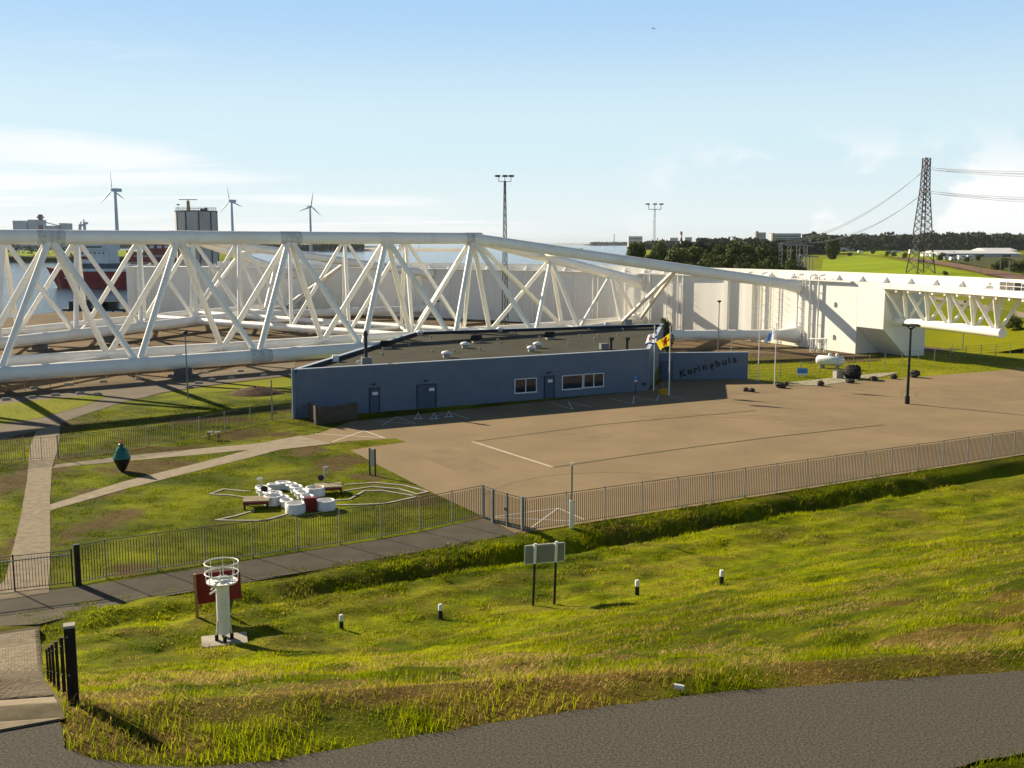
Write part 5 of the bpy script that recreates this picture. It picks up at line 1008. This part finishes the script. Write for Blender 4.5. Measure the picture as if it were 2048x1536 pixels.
# small boats on the water
for x, y, lb in ((1157, 501, 'small dark barge on the open river'), (1040, 486, 'tiny far sailing boat on the horizon')):
    b = gp(x, y, -1.6); t = thing('small_boat', b, lb, 'boat'); k_ = b.y / FPX; hull(b, 18 * k_, 4 * k_, 2.2 * k_, 1, 0, 'ship_dark', 'hull', t); MB().box(b + Vector((6 * k_, 0, 3 * k_)), (4 * k_, 2 * k_, 3 * k_)).build('wheelhouse', 'ship_dark', t)
b = gp(838, 499, -1.6); o = MB().tube(b, b + Vector((0, 0, 11)), .9, 8, .3).build('channel_beacon', 'town_roof', origin=b); tag(o, 'slim channel beacon standing in the river off the spit', 'beacon')
# town to the right of the river mouth
for x0, x1, yt, d, m, lb, rows in ((1257, 1285, 473, 3600, 'town_wall', 'white far ferry terminal block at the river mouth', 2), (1340, 1356, 476, 3000, 'town_wall', 'pale far flat block left of the banded chimney', 4), (1370, 1384, 475, 3000, 'town_wall', 'pale far flat block right of the banded chimney', 4), (1516, 1532, 466, 1500, 'town_wall', 'tall narrow pale tower block with brown stair edge', 5), (1548, 1602, 468, 1350, 'town_wall', 'long brown-edged apartment slab above the trees', 4), (1884, 1926, 477, 1500, 'town_wall', 'long low pale flat block in the wood', 3), (1400, 1420, 482, 2500, 'town_wall', 'low pale far building between the banded chimney and the trees', 2), (1425, 1440, 479, 2600, 'town_brown', 'brown far building left of the tower block', 3)):
    t = block(x0, x1, yt, d, m, 'flat_block', lb, 'building', z0=4 if d < 2000 else -1.6, rows=rows)
    if 'brown' in lb and m == 'town_wall': a_ = at(x0 - 1, yt - 2, d); h_ = a_.z - 4; MB().box((a_.x, d + 4, 4 + h_ / 2), (2.6, 9, h_)).build('stair_shaft', 'town_brown', t)
def stack(x, yt, d, r_, lb, bands):
    b = at(x, 500, d); b.z = 0; h = at(x, yt, d).z; t = thing('chimney_stack', b, lb, 'chimney'); n = 7
    for i in range(n): MB().tube(b + Vector((0, 0, h * i / n)), b + Vector((0, 0, h * (i + 1) / n)), r_, 10).build('band', ('red_paint' if (i % 2 == 0) else 'white_paint') if bands else 'town_brown', t)
stack(1362, 463, 1400, 1.5, 'slim red and white banded chimney above the trees', True); stack(1228, 468, 4500, 1.6, 'thin far mast at the river mouth', False); stack(1479, 478, 1800, 1.2, 'thin brown far chimney by the trees', False); stack(1513, 462, 1500, 1.6, 'brown chimney beside the narrow tower block', False)
# substation gantries at the wood's edge
for k_, (x0, x1, yt, yb, d) in enumerate(((1562, 1612, 487, 560, 330), (1600, 1622, 510, 565, 300))):
    a_, c2 = at(x0, yt, d), at(x1, yt + 3, d); t = thing('substation_gantry', Vector((a_.x, d, 3)), ['pale steel substation gantry with wide crossbeam at the wood edge', 'lower steel switch frame beside the wide substation gantry'][k_], 'gantry')
    for p in (a_, a_.lerp(c2, .35), c2, a_.lerp(c2, .7)):
        for dx in (-.5, .5): MB().tube((p.x + dx, d, 2.5), (p.x + dx, d, p.z), .12, 5).build('leg', 'galv', t)
        mb = MB()
        for z in np.arange(3, p.z - 1, 1.4): mb.tube((p.x - .5, d, z), (p.x + .5, d, z + 1.2), .06, 4)
        mb.build('brace', 'galv', t)
    MB().bar(a_, c2, .5, .5).build('crossbeam', 'galv', t); MB().bar(a_ + Vector((3, 6, -.4)), c2 + Vector((4, 6, -.2)), .35, .35).build('crossbeam', 'galv', t)
# power pylon and its lines
b = far_hit(1841, 547); d = b.y; k_ = d / FPX; t = thing('power_pylon', b, 'tall steel lattice power pylon standing in the bright green field', 'pylon')
lv = [(0, 46), (75, 36), (165, 24), (150 + 75, 14), (0, 0)]; zt = lambda y: (547 - y) * k_
prof = [(547, 44), (500, 33), (440, 24), (385, 15), (340, 12), (322, 12)]
def hwid(y): return np.interp(y, [p[0] for p in prof][::-1], [p[1] for p in prof][::-1]) * k_ / 2 / 1.12
def corner(y, i): h_ = hwid(y); q = R(45 + 90 * i + 12); return b + Vector((h_ * 1.41 * math.cos(q), h_ * 1.41 * math.sin(q), zt(y)))
for i in range(4):
    for p, q in zip(prof[:-1], prof[1:]): MB().bar(corner(p[0], i), corner(q[0], i), 1.1 * k_ * 1.6).build('leg', 'pylon_steel', t)
ys_ = [547, 522, 502, 484, 467, 452, 438, 425, 413, 402, 392, 383, 372, 361, 351, 342, 332, 322]
for y0, y1 in zip(ys_[:-1], ys_[1:]):
    for i in range(4):
        mb = MB().bar(corner(y0, i), corner(y1, (i + 1) % 4), .8 * k_).bar(corner(y0, (i + 1) % 4), corner(y1, i), .8 * k_).bar(corner(y1, i), corner(y1, (i + 1) % 4), .7 * k_); mb.build('lattice_panel', 'pylon_steel', t)
arms = []
for y, l in ((342, 16), (387, 20)):
    for sg in (-1, 1): e_ = b + Vector((sg * .45 * l * k_, sg * l * k_ * 1.6, zt(y))); arms.append(e_); mb = MB().bar(corner(y, 0), e_, 1.6 * k_).bar(corner(y, 2), e_, 1.6 * k_).bar(corner(y - 6, 1), e_, k_).bar(corner(y - 6, 3), e_, k_); mb.build('cross_arm', 'pylon_steel', t)
for i in range(2): MB().bar(corner(322, i * 2), corner(322, i * 2) + Vector((0, 0, 1.5 * k_)), k_).build('peak', 'pylon_steel', t)
def cable(p, q, sag, lb):
    mb = MB(); n = 18; P = [p.lerp(q, i / n) - Vector((0, 0, sag * 4 * (i / n) * (1 - i / n))) for i in range(n + 1)]
    for i in range(n): mb.tube(P[i], P[i + 1], .055, 4, cap=False)
    o = mb.build('power_line', 'cable', origin=p); tag(o, lb, 'cable', 'overhead power lines')
for i, e_ in enumerate(arms):
    z = e_.z; cable(e_, e_ + Vector((75, -d * .45, 3 - (i // 2) * 0)), 6, 'overhead power line from the pylon towards the dike'); cable(e_, at(1560 + 14 * i, 486, 345), 4.5, 'overhead power line from the pylon down to the substation gantry')
    cable(e_ + Vector((.8, 0, 0)), e_ + Vector((79, -d * .45, 2)), 7, 'overhead power line from the pylon towards the dike')
# drapes over the land on the right
drape('field', ([(1646, 520), (1720, 512), (1800, 524), (1880, 536), (1960, 552), (2060, 568)], [(1640, 560), (1720, 562), (1800, 562), (1880, 568), (1960, 572), (2060, 580)]), 'field_green', .3)
drape('meadow', ([(1640, 497), (1720, 499), (1800, 503), (1900, 508)], [(1640, 506), (1720, 508), (1800, 516), (1900, 524)]), 'field_green', .3)
drape('railway_bed', ([(1790, 514), (1850, 520), (1920, 530), (2000, 545), (2070, 556)], [(1790, 517), (1850, 526), (1920, 539), (2000, 557), (2070, 572)]), 'ballast', .45)
drape('scrubland', ([(1890, 508), (1950, 508), (2070, 510)], [(1890, 522), (1950, 533), (2070, 553)]), 'scrub', .35)
drape('cycle_path', ([(1838, 591), (1880, 596), (1940, 606), (2060, 630)], [(1838, 596), (1880, 603), (1940, 615), (2060, 642)]), 'path_paving', .2)
for i, (x, y, h) in enumerate([(1875, 525, 22), (1908, 528, 25), (1914, 540, 28), (1949, 538, 26), (1960, 550, 30), (2000, 547, 28), (2017, 558, 38)]):
    b = far_hit(x, y); k_ = b.y / FPX; t = thing('railway_mast', b, 'thin grey overhead line mast beside the railway', 'mast', 'masts along the railway'); MB().tube(b, b + Vector((0, 0, h * k_)), .11, 6).build('mast', 'galv', t); MB().tube(b + Vector((0, 0, h * k_ * .95)), b + Vector((-2.2, 0, h * k_ * .98)), .06, 5).build('cantilever', 'galv', t)
# sheds, trucks and containers beyond the railway
def shed(x0, x1, ye, yr, yb, lb, rf='shed_roof', wl='town_wall', depth=30):
    b = far_hit((x0 + x1) / 2, yb); d = b.y; a_, c2 = at(x0, ye, d), at(x1, ye, d); zr = at(x0, yr, d).z; z0 = b.z - .6; t = thing('shed', Vector((b.x, d, z0)), lb, 'shed'); MB().box(((a_.x + c2.x) / 2, d + depth / 2, (z0 + a_.z) / 2), (c2.x - a_.x, depth, a_.z - z0)).build('wall', wl, t)
    mb = MB(); x0_, x1_ = a_.x - .6, c2.x + .6; mb.add([(x0_, d - .8, a_.z), (x1_, d - .8, a_.z), (x1_, d + depth * .5, zr), (x0_, d + depth * .5, zr), (x0_, d + depth + .8, a_.z), (x1_, d + depth + .8, a_.z)], [(0, 1, 2, 3), (3, 2, 5, 4), (0, 3, 4), (1, 5, 2)]); mb.build('roof', rf, t)
    for i in range(3): s = (i + .5) / 3; MB().box((a_.x + (c2.x - a_.x) * s, d - .1, z0 + (a_.z - z0) * .42), ((c2.x - a_.x) * .1, .2, (a_.z - z0) * .7)).build('door', 'town_roof', t)
    return t
shed(1880, 2040, 507, 501, 515, 'long white-roofed shed beyond the railway'); shed(1973, 2034, 501, 496, 504, 'smaller white shed behind the long white-roofed one'); shed(1868, 1890, 508, 502, 514, 'bright blue gabled shed end beside the long white roof', 'shed_blue', 'shed_blue', 16); shed(1680, 1708, 501, 494, 504, 'white bungalow-like shed beside the lone dark tree', 'shed_roof', 'white_paint', 12)
for x, y, w, h, lb in ((1683, 504, 8, 8, 'white box truck left of the white shed'), (1721, 506, 9, 5, 'small white van by the far meadow'), (1790, 506, 26, 4, 'long low white trailer by the far trees'), (1824, 509, 9, 10, 'tall white container left of the pylon legs'), (1866, 515, 10, 8, 'white caravan between the pylon legs and the blue shed'), (1893, 520, 8, 7, 'white caravan behind the railway, first of the row'), (1908, 521, 12, 7, 'white caravan behind the railway, second of the row'), (1925, 520, 15, 9, 'white caravan behind the railway, third of the row'), (1941, 520, 12, 9, 'white caravan behind the railway, last of the row')):
    b = far_hit(x, y); k_ = b.y / FPX; t = thing('white_trailer', b, lb, 'trailer', 'white vehicles beyond the railway'); MB().box(b + Vector((0, 1.2, h * k_ * .58)), (w * k_, 2.4, h * k_ * .84)).build('body', 'white_paint', t)
    for s_ in (-.3, .3): MB().tube(b + Vector((w * k_ * s_, -.1, .35)), b + Vector((w * k_ * s_, .2, .35)), .42, 10).build('wheel', 'black_rubber', t)
    MB().box(b + Vector((w * k_ * .1, -.03, h * k_ * .7)), (w * k_ * .4, .05, h * k_ * .22)).build('window', 'glass', t)
# aeroplane
c = at(1307, 57, 2600); t = thing('aeroplane', c, 'small airliner flying high in the clear sky', 'aeroplane'); MB().tube(c + Vector((-3, -6, 0)), c + Vector((3, 6, 0)), 1.0, 10, .6).build('fuselage', 'galv_dark', t); MB().add([c + Vector(v) for v in ((-6.5, 1.5, .3), (0, -2, 0), (6.5, -1.5, .3), (0, 1.2, 0), (-6.5, 1.5, .5), (0, -2, .4), (6.5, -1.5, .5), (0, 1.2, .4))], [(0, 1, 2, 3), (7, 6, 5, 4), (0, 4, 5, 1), (1, 5, 6, 2), (2, 6, 7, 3), (3, 7, 4, 0)]).build('wing', 'galv_dark', t); MB().box(c + Vector((2.6, 5.4, 1.4)), (.3, 1.6, 2.4)).build('tail_fin', 'galv_dark', t)

# ================================================================== VEGETATION
def tri_mesh(name, V, F, C, m):
    me = bpy.data.meshes.new(name); n, k_ = len(V), len(F)
    me.vertices.add(n); me.vertices.foreach_set('co', np.ascontiguousarray(V, np.float32).ravel()); me.loops.add(k_ * 3); me.loops.foreach_set('vertex_index', np.ascontiguousarray(F, np.int32).ravel())
    me.polygons.add(k_); me.polygons.foreach_set('loop_start', np.arange(0, k_ * 3, 3, dtype=np.int32)); me.update(calc_edges=True)
    a = me.color_attributes.new('Col', 'FLOAT_COLOR', 'POINT'); a.data.foreach_set('color', np.concatenate([C, np.ones((n, 1))], 1).astype(np.float32).ravel()); me.materials.append(MAT[m]); return me
def blades(name, x, y, z, h, w, lean, col, seg2=True):
    n = len(x); th = rng.uniform(0, 2 * np.pi, n); la = rng.normal(R(-35), 1.2, n); side = np.stack([np.cos(th), np.sin(th), np.zeros(n)], 1) * (w / 2)[:, None]
    ld = np.stack([np.cos(la), np.sin(la), np.zeros(n)], 1); b = np.stack([x, y, z - .01], 1); up = np.array([0, 0, 1.0])
    mid = b + up * (h * .55 * np.sqrt(np.clip(1 - lean ** 2 * .5, .05, 1)))[:, None] + ld * (h * lean * .35)[:, None]
    tip = b + up * (h * np.sqrt(np.clip(1 - lean ** 2, .03, 1)))[:, None] + ld * (h * lean)[:, None]
    if seg2:
        V = np.stack([b - side, b + side, mid - side * .8, mid + side * .8, tip], 1).reshape(-1, 3); o = np.arange(n)[:, None] * 5; F = np.concatenate([o + np.array([[0, 1, 3]]), o + np.array([[0, 3, 2]]), o + np.array([[2, 3, 4]])]); C = np.repeat(col, 5, 0)
    else:
        V = np.stack([b - side, b + side, tip], 1).reshape(-1, 3); o = np.arange(n)[:, None] * 3; F = o + np.array([[0, 1, 2]]); C = np.repeat(col, 3, 0)
    me = tri_mesh(name, V, F, C, 'blade'); ob = bpy.data.objects.new(name, me); COL.objects.link(ob); return ob
def blade_col(x, y, dry, g=1.0):
    n = len(x); k_ = np.clip((fbm(x * .35, y * .35, 21) - .3) * 1.6 + (fbm(x * 1.7, y * 1.7, 31, 3) - .5) * .9 + rng.normal(0, .16, n), 0, 1)[:, None]
    c = (1 - k_) * np.array([.11, .15, .001]) + k_ * np.array([.45, .475, .002]); isd = rng.uniform(0, 1, n) < dry
    st = np.array([.50, .34, .10]) * rng.uniform(.5, 1.15, n)[:, None]; c = np.where(isd[:, None], st, c); return c * g, isd
def scatter(n, u0, u1, v0, v1): u = rng.uniform(u0, u1, n); v = rng.uniform(v0, v1, n); return -S30 * u + C30 * v, C30 * u + S30 * v, u, v
# close turf beside the bike road
x, y, u, v = scatter(1000000, 1, 34, -9, 34); s = u - (12.1 - .4 * np.clip(v, -10, 14)); d = np.hypot(x, y)
keep = (s > -9) & (np.abs(x / np.maximum(y, 1)) < .60) & (y > 8.5) & (rng.uniform(0, 1, len(x)) < np.clip((12 / d) ** 2.0, 0, 1) * .95) & ~in_poly(x, y, ROADPOLY)
q = np.stack([x - pa.x, y - pa.y], 1); qs, qt = q @ np.array(pd), q @ np.array(pn); keep &= ~((qs > -.2) & (qs < PLEN) & (qt > -.02) & (qt < 3.3))
x, y, s, d = x[keep], y[keep], s[keep], d[keep]; dry = np.clip(dike_dry(x, y) * .95 + .06, 0, 1); col, isd = blade_col(x, y, dry * .6)
clump = fbm(x * 1.3, y * 1.3, 91, 3); h = (.034 + .095 * sst(clump, .42, .68)) * rng.uniform(.6, 1.25, len(x)); h = np.where(isd, h * .8 + .02, h); lean = np.where(isd, rng.uniform(.6, .98, len(x)), rng.uniform(.1, .7, len(x)))
edge = sst(s, 1.0, .2); h = h * (1 + .2 * edge); w = np.where(isd, .006, .009) * np.clip(d / 12, 1, 2.2)
tag(blades('turf', x, y, terr(x, y), h, w, lean, col), 'long mixed green and straw grass beside the bike road', 'grass', kind='stuff'); print('turf', len(x))
# cut hay lying loose in drifts, and stray wisps on the asphalt edge
x, y, u, v = scatter(260000, 6, 30, -8, 32); s = u - (12.1 - .4 * np.clip(v, -10, 14)); d = np.hypot(x, y)
hay = sst(fbm(x * .5, y * .5, 77), .50, .62) * .8 + .7 * sst(s, .9, .1) * sst(s, -.25, 0) * sst(fbm(x * .9, y * .9, 55, 2), .3, .6)
keep = (s > -.35) & (np.abs(x / np.maximum(y, 1)) < .60) & (y > 8.5) & (rng.uniform(0, 1, len(x)) < hay * np.clip((14 / d) ** 1.6, 0, 1)); x, y, s, d = x[keep], y[keep], s[keep], d[keep]; qs = (x - pa.x) * pd.x + (y - pa.y) * pd.y; qt = (x - pa.x) * pn.x + (y - pa.y) * pn.y; k2 = ~((qs > -.2) & (qs < PLEN) & (qt > -.02) & (qt < 3.3)); x, y, s, d = x[k2], y[k2], s[k2], d[k2]
col = np.array([.60, .42, .16]) * rng.uniform(.3, 1.2, len(x))[:, None]; on = in_poly(x, y, ROADPOLY); k3 = ~on | (rng.uniform(0, 1, len(x)) < .3); x, y, d, col, on = x[k3], y[k3], d[k3], col[k3], on[k3]
z = np.where(on, ZR + .035, terr(x, y) + rng.uniform(.0, .10, len(x)))
tag(blades('hay', x, y, z, rng.uniform(.08, .22, len(x)), .006 * np.clip(d / 12, 1, 2), rng.uniform(.95, .999, len(x)), col), 'loose cut hay lying in drifts along the dike', 'hay', kind='stuff'); print('hay', len(x))
# mown slope further down, ditch and its banks
x, y, u, v = scatter(520000, 20, 48.2, -14, 62); s = u - (12.1 - .4 * np.clip(v, -10, 14)); d = np.hypot(x, y)
keep = (s > 9) & (np.abs(x / y) < .58) & (rng.uniform(0, 1, len(x)) < np.clip((30 / d) ** 1.5, 0, 1)); qs = (x - pa.x) * pd.x + (y - pa.y) * pd.y; qt = (x - pa.x) * pn.x + (y - pa.y) * pn.y; keep &= ~((qs > -.2) & (qs < PLEN + 1) & (qt > -.02) & (qt < 3.3)); x, y, u, s, d = x[keep], y[keep], u[keep], s[keep], d[keep]
ditch = np.exp(-((u - 45.2) / 1.9) ** 2); col, isd = blade_col(x, y, np.clip(dike_dry(x, y) * .7 + .05, 0, 1) * (1 - .6 * ditch), .95); cl2 = fbm(x * .9, y * .9, 93, 3)
h = (.05 + .10 * sst(cl2, .4, .7)) * rng.uniform(.6, 1.3, len(x)) * (1 + 1.6 * ditch * sst(cl2, .3, .6) * sst(uv(x, y)[1], 5, 30)); tag(blades('mown_grass', x, y, terr(x, y), h, np.full(len(x), .028) * np.clip(d / 30, .7, 1.7), rng.uniform(.1, .8, len(x)), col, False), 'mown green grass on the lower dike slope and ditch', 'grass', kind='stuff'); print('mown', len(x))
# lawns on the flat
x, y, u, v = scatter(520000, 48, 104, -40, 62); d = np.hypot(x, y); keep = (np.abs(x / y) < .56) & (rng.uniform(0, 1, len(x)) < np.clip((62 / d) ** 1.4, 0, 1))
for P in NOGRASS: keep &= ~in_poly(x, y, P)
keep &= ~in_poly(x, y, poly); x, y, d = x[keep], y[keep], d[keep]; dry = lawn_dry(x, y); col, isd = blade_col(x, y, np.clip(dry * .85 + .03, 0, 1), .62); col = np.where(isd[:, None], col * np.array([.5, .5, .6]), col)
h = (.04 + .11 * sst(fbm(x * 1.1, y * 1.1, 95, 3), .4, .68)) * rng.uniform(.6, 1.3, len(x)) * (1 - .5 * dry); tag(blades('lawn_grass', x, y, np.zeros(len(x)), h, .042 * np.clip(d / 60, .8, 1.6), rng.uniform(.1, .8, len(x)), col, False), 'short green lawn grass between the paths', 'grass', kind='stuff'); print('lawn', len(x))
# verge triangle and grass round the tank
x, y, u, v = scatter(300000, 70, 150, -40, 130); d = np.hypot(x, y); inn = in_poly(x, y, tri) | ((x > 26) & (y > 100) & (y < 152) & ~in_poly(x, y, NOGRASS[0]) & ~in_poly(x, y, NOGRASS[2]) & (np.abs(x / y) < .56)); x, y, d = x[inn], y[inn], d[inn]
col, isd = blade_col(x, y, .12 + .5 * sst(fbm(x * .25, y * .25, 66), .5, .7)); tag(blades('verge_grass', x, y, np.full(len(x), .02), rng.uniform(.04, .16, len(x)), np.full(len(x), .07), rng.uniform(.1, .8, len(x)), col, False), 'rough verge grass behind the car park', 'grass', kind='stuff'); print('verge', len(x))
# --- trees
def crown_mesh(name, seed, nlobe, nleaf, size, m='leaf', shape=(1, 1, 1), flat=0):
    r_ = np.random.default_rng(seed); L = []
    for i in range(nlobe):
        q = r_.uniform(0, 2 * np.pi); rr = r_.uniform(.05, .62) ** .8; zc = r_.uniform(.28, .82); L.append((rr * np.cos(q) * .5 * (1.15 - zc * .6), rr * np.sin(q) * .5 * (1.15 - zc * .6), zc, r_.uniform(.15, .25)))
    L = np.array(L); k_ = r_.integers(0, nlobe, nleaf); dv = r_.normal(size=(nleaf, 3)); dv /= np.linalg.norm(dv, axis=1)[:, None]; rad = L[k_, 3] * r_.uniform(.45, 1.12, nleaf) ** .5
    P = (L[k_, :3] + dv * rad[:, None] * np.array([1, 1, .85])) * np.array(shape); t1 = r_.normal(size=(nleaf, 3)); t1 = np.cross(dv + .7 * r_.normal(size=(nleaf, 3)), t1); t1 /= np.linalg.norm(t1, axis=1)[:, None]; t2 = np.cross(dv + .5 * r_.normal(size=(nleaf, 3)), t1); t2 /= np.linalg.norm(t2, axis=1)[:, None]
    sz = size * r_.uniform(.6, 1.4, nleaf)[:, None]; V = np.stack([P - t1 * sz, P + t2 * sz * .6, P + t1 * sz, P - t2 * sz * .6], 1).reshape(-1, 3); o = np.arange(nleaf)[:, None] * 4; F = np.concatenate([o + np.array([[0, 1, 2]]), o + np.array([[0, 2, 3]])])
    c = np.repeat((r_.uniform(.65, 1.3, nleaf) * r_.uniform(.8, 1.25, nlobe)[k_])[:, None] * np.array([[1.0, 1.0, .9]]), 4, 0); return tri_mesh(name, V, F, c, m)
CR = [crown_mesh('crown', 40 + i, 10 + i * 2, 2600, .034) for i in range(5)]; BU = [crown_mesh('crown', 60 + i, 12, 1800, .040, shape=(1.3, 1.3, .9)) for i in range(3)]
def trunk_mesh():
    mb = MB(); mb.tube((0, 0, -.03), (0.01, 0, .45), .028, 7, .016)
    for a_, z0, l in ((.3, .25, .3), (2.4, .3, .28), (4.4, .34, .3), (1.4, .4, .3)): mb.tube((0, 0, z0), (l * .6 * math.cos(a_), l * .6 * math.sin(a_), z0 + l), .011, 5, .004)
    return mesh_of(mb, 'trunk', 'bark')
TK = trunk_mesh()
def tree(x, yt, d, wpx, lb, bush=False, z0=None, nm='tree', grp='trees beyond the white wall', i=[0]):
    i[0] += 1; tp = at(x, yt - 3, d); z = float(land_z(tp.x, d)) if z0 is None else z0; z = max(z, .5) if z0 is None else z; h = tp.z - z; b = Vector((tp.x, d, z)); t = thing(nm, b, lb, 'bush' if bush else 'tree', grp); w = wpx * d / FPX
    me = (BU if bush else CR)[i[0] % (3 if bush else 5)]; sx_ = w / (.95 if not bush else 1.15); k_ = inst('crown', me, b - Vector((0, 0, h * (.08 if not bush else .2))), t, (0, 0, i[0] * 1.7), (sx_, sx_, h * (1.03 if not bush else 1.2))); inst('trunk', TK, b, t, (0, 0, i[0]), (h, h, h)); return t
for x, yt, d, w, lb in ((1275, 473, 330, 62, 'dark broad tree at the river end of the wood'), (1322, 475, 350, 54, 'round-headed tree behind the dark broad one'), (1352, 492, 335, 70, 'spreading tree left of the banded chimney'), (1388, 488, 340, 80, 'large dark tree in front of the banded chimney'), (1424, 494, 320, 64, 'rounded lighter tree in the middle of the wood'), (1446, 483, 330, 60, 'tall dark tree left of the twin dark crowns'), (1475, 478, 325, 72, 'tallest dark tree in the middle of the wood'), (1503, 484, 322, 64, 'dark tree just right of the tallest one'), (1528, 484, 330, 56, 'dark tree below the narrow tower block'), (1552, 489, 335, 60, 'dark tree beside the substation gantry'), (1580, 494, 350, 60, 'dark tree behind the substation gantry'), (1302, 500, 325, 50, 'lower tree filling the gap behind the first'), (1410, 505, 315, 60, 'low tree in front of the spreading one'), (1455, 505, 312, 60, 'low dark tree in front of the tallest'), (1495, 505, 310, 60, 'low dark tree left of the lighter shrubs'), (1545, 507, 315, 60, 'low dark tree above the lighter shrubs')): tree(x, yt, d, w, lb)
for x, yt, d, w, lb in ((1332, 515, 300, 60, 'low shrub under the spreading tree'), (1288, 525, 298, 60, 'low scrubby bush at the river bank'), (1430, 520, 290, 44, 'rounded green bush below the lighter tree'), (1486, 515, 285, 44, 'rounded green bush between two low trees'), (1517, 524, 282, 36, 'small pale green bush, left of a trio'), (1535, 520, 282, 36, 'small pale green bush, middle of a trio'), (1553, 522, 284, 34, 'small pale green bush, right of a trio'), (1592, 515, 282, 52, 'bushy green shrub at the foot of the gantry'), (1380, 522, 300, 60, 'low bush at the foot of the large dark tree'), (1460, 535, 285, 50, 'low bush right above the white wall top'), (1360, 535, 292, 50, 'scrub bush above the long white tube'), (1625, 545, 260, 30, 'small dark bush at the field corner')): tree(x, yt, d, w, lb, True, nm='shrub', grp='shrubs beyond the white wall')
CR = [crown_mesh('crown', 88, 14, 9000, .04)] * 5
tree(1664, 471, 640, 36, 'lone dense dark tree at the edge of the bright green field'); 
for k_, (x, y, h, w) in enumerate([(1775, 513, 12, 14), (1788, 514, 10, 12), (1811, 517, 12, 14), (1882, 520, 14, 20), (1935, 524, 10, 14), (1957, 522, 12, 16), (2010, 536, 20, 40), (2040, 545, 24, 44), (1995, 540, 14, 30), (1892, 552, 9, 14), (2030, 660, 30, 34), (2062, 540, 26, 44), (1640, 508, 9, 16), (1745, 508, 8, 14), (1700, 512, 6, 14)]):
    b = far_hit(x, y); tree(x, y - h, b.y, w, 'dark green shrub at the far field and railway edge' if k_ not in (6, 7, 8, 11) else 'broad dark bramble mass on the scrubland right of the railway', True, z0=b.z, nm='shrub', grp='shrubs along the railway')
# big shrub behind the lettered wall
b = gp(1332, 708); t = thing('shrub', b, 'tall straggly shrub between the flat-roofed building and the lettered wall', 'bush'); h = 6.0
me = crown_mesh('crown', 99, 14, 3000, .035); inst('crown', me, b - Vector((0, 0, .5)), t, (0, 0, .4), (2.9, 2.9, h * 1.03)); inst('trunk', TK, b, t, (0, 0, 1), (4, 4, h * .9))
# --- distant woods: one mass each, ragged tops
def wood(name, x0, x1, d0, d1, h, seed, label, n=9000, leaf=1.5, dens=None, zb=None):
    r_ = np.random.default_rng(seed); sx_ = r_.uniform(x0, x1, n); d = r_.uniform(d0, d1, n); X = (sx_ - 1024) / FPX * d; zb_ = land_z(X, d) if zb is None else np.full(n, zb); wv = leaf * 9
    top = h * (.55 + .75 * fbm(X / wv, d / (wv * 3), seed, 3)); cell = fbm(X / (wv * .5), d / wv, seed + 5, 2); top = top * (.75 + .5 * cell); Z = zb_ + top * (1 - r_.uniform(0, 1, n) ** 2.2 * .95); P = np.stack([X, d, Z], 1)
    a1 = r_.normal(size=(n, 3)); a1 /= np.linalg.norm(a1, axis=1)[:, None]; a2 = np.cross(a1, r_.normal(size=(n, 3))); a2 /= np.linalg.norm(a2, axis=1)[:, None]; sz = leaf * r_.uniform(.6, 1.4, n)[:, None]
    V = np.stack([P - a1 * sz, P + a2 * sz * .7, P + a1 * sz, P - a2 * sz * .7], 1).reshape(-1, 3); o = np.arange(n)[:, None] * 4; F = np.concatenate([o + np.array([[0, 1, 2]]), o + np.array([[0, 2, 3]])]); c = np.repeat(r_.uniform(.7, 1.3, n)[:, None] * np.array([[1, 1, 1]]), 4, 0)
    ob = bpy.data.objects.new(name, tri_mesh(name, V, F, c, 'leaf_far')); COL.objects.link(ob); tag(ob, label, 'wood', kind='stuff')
wood('distant_wood', 1600, 2250, 1150, 1330, 17, 5, 'dark wood along the horizon behind the sheds', 26000, 1.7); wood('distant_wood', 1390, 1660, 900, 1000, 13, 6, 'wood behind the apartment slab', 12000, 1.4); wood('distant_wood', 1270, 1460, 1500, 1700, 11, 7, 'wooded strip before the far town', 9000, 1.9)
wood('near_thicket', 1300, 1600, 352, 372, 9.5, 8, 'dark thicket filling the wood beyond the white wall', 9000, .7); wood('distant_wood', -300, 260, 3000, 3100, 16, 9, 'bluish far wood across the river', 9000, 3.2, zb=-1); wood('distant_wood', 555, 730, 2000, 2080, 12, 10, 'dark trees on the spit of land', 5000, 2.2, zb=-1); wood('distant_wood', 230, 560, 2900, 3000, 14, 12, 'far trees behind the concrete tower', 6000, 3.0, zb=-1)
wood('island_bushes', -40, 140, 935, 955, 7, 11, 'low dark bushes on the green river island', 900, .9, zb=5); wood('far_town', 1180, 1330, 5200, 5400, 12, 13, 'bluish far trees by the river mouth', 2500, 5, zb=0)

# ================================================================== AIR
hm = bpy.data.materials.new('haze'); hm.use_nodes = True; ht_ = hm.node_tree; ht_.nodes.clear()
ho = ht_.nodes.new('ShaderNodeOutputMaterial'); pv = ht_.nodes.new('ShaderNodeVolumePrincipled'); pv.inputs['Color'].default_value = (.80, .90, 1, 1); pv.inputs['Density'].default_value = .00003; pv.inputs['Anisotropy'].default_value = 0
ht_.links.new(pv.outputs[0], ho.inputs['Volume']); MAT['haze'] = hm
hz_ = MB().box((0, 22900, 62), (64000, 46200, 136)).build('haze', 'haze'); tag(hz_, 'thin bluish sea haze over the whole river mouth', 'haze', kind='stuff')
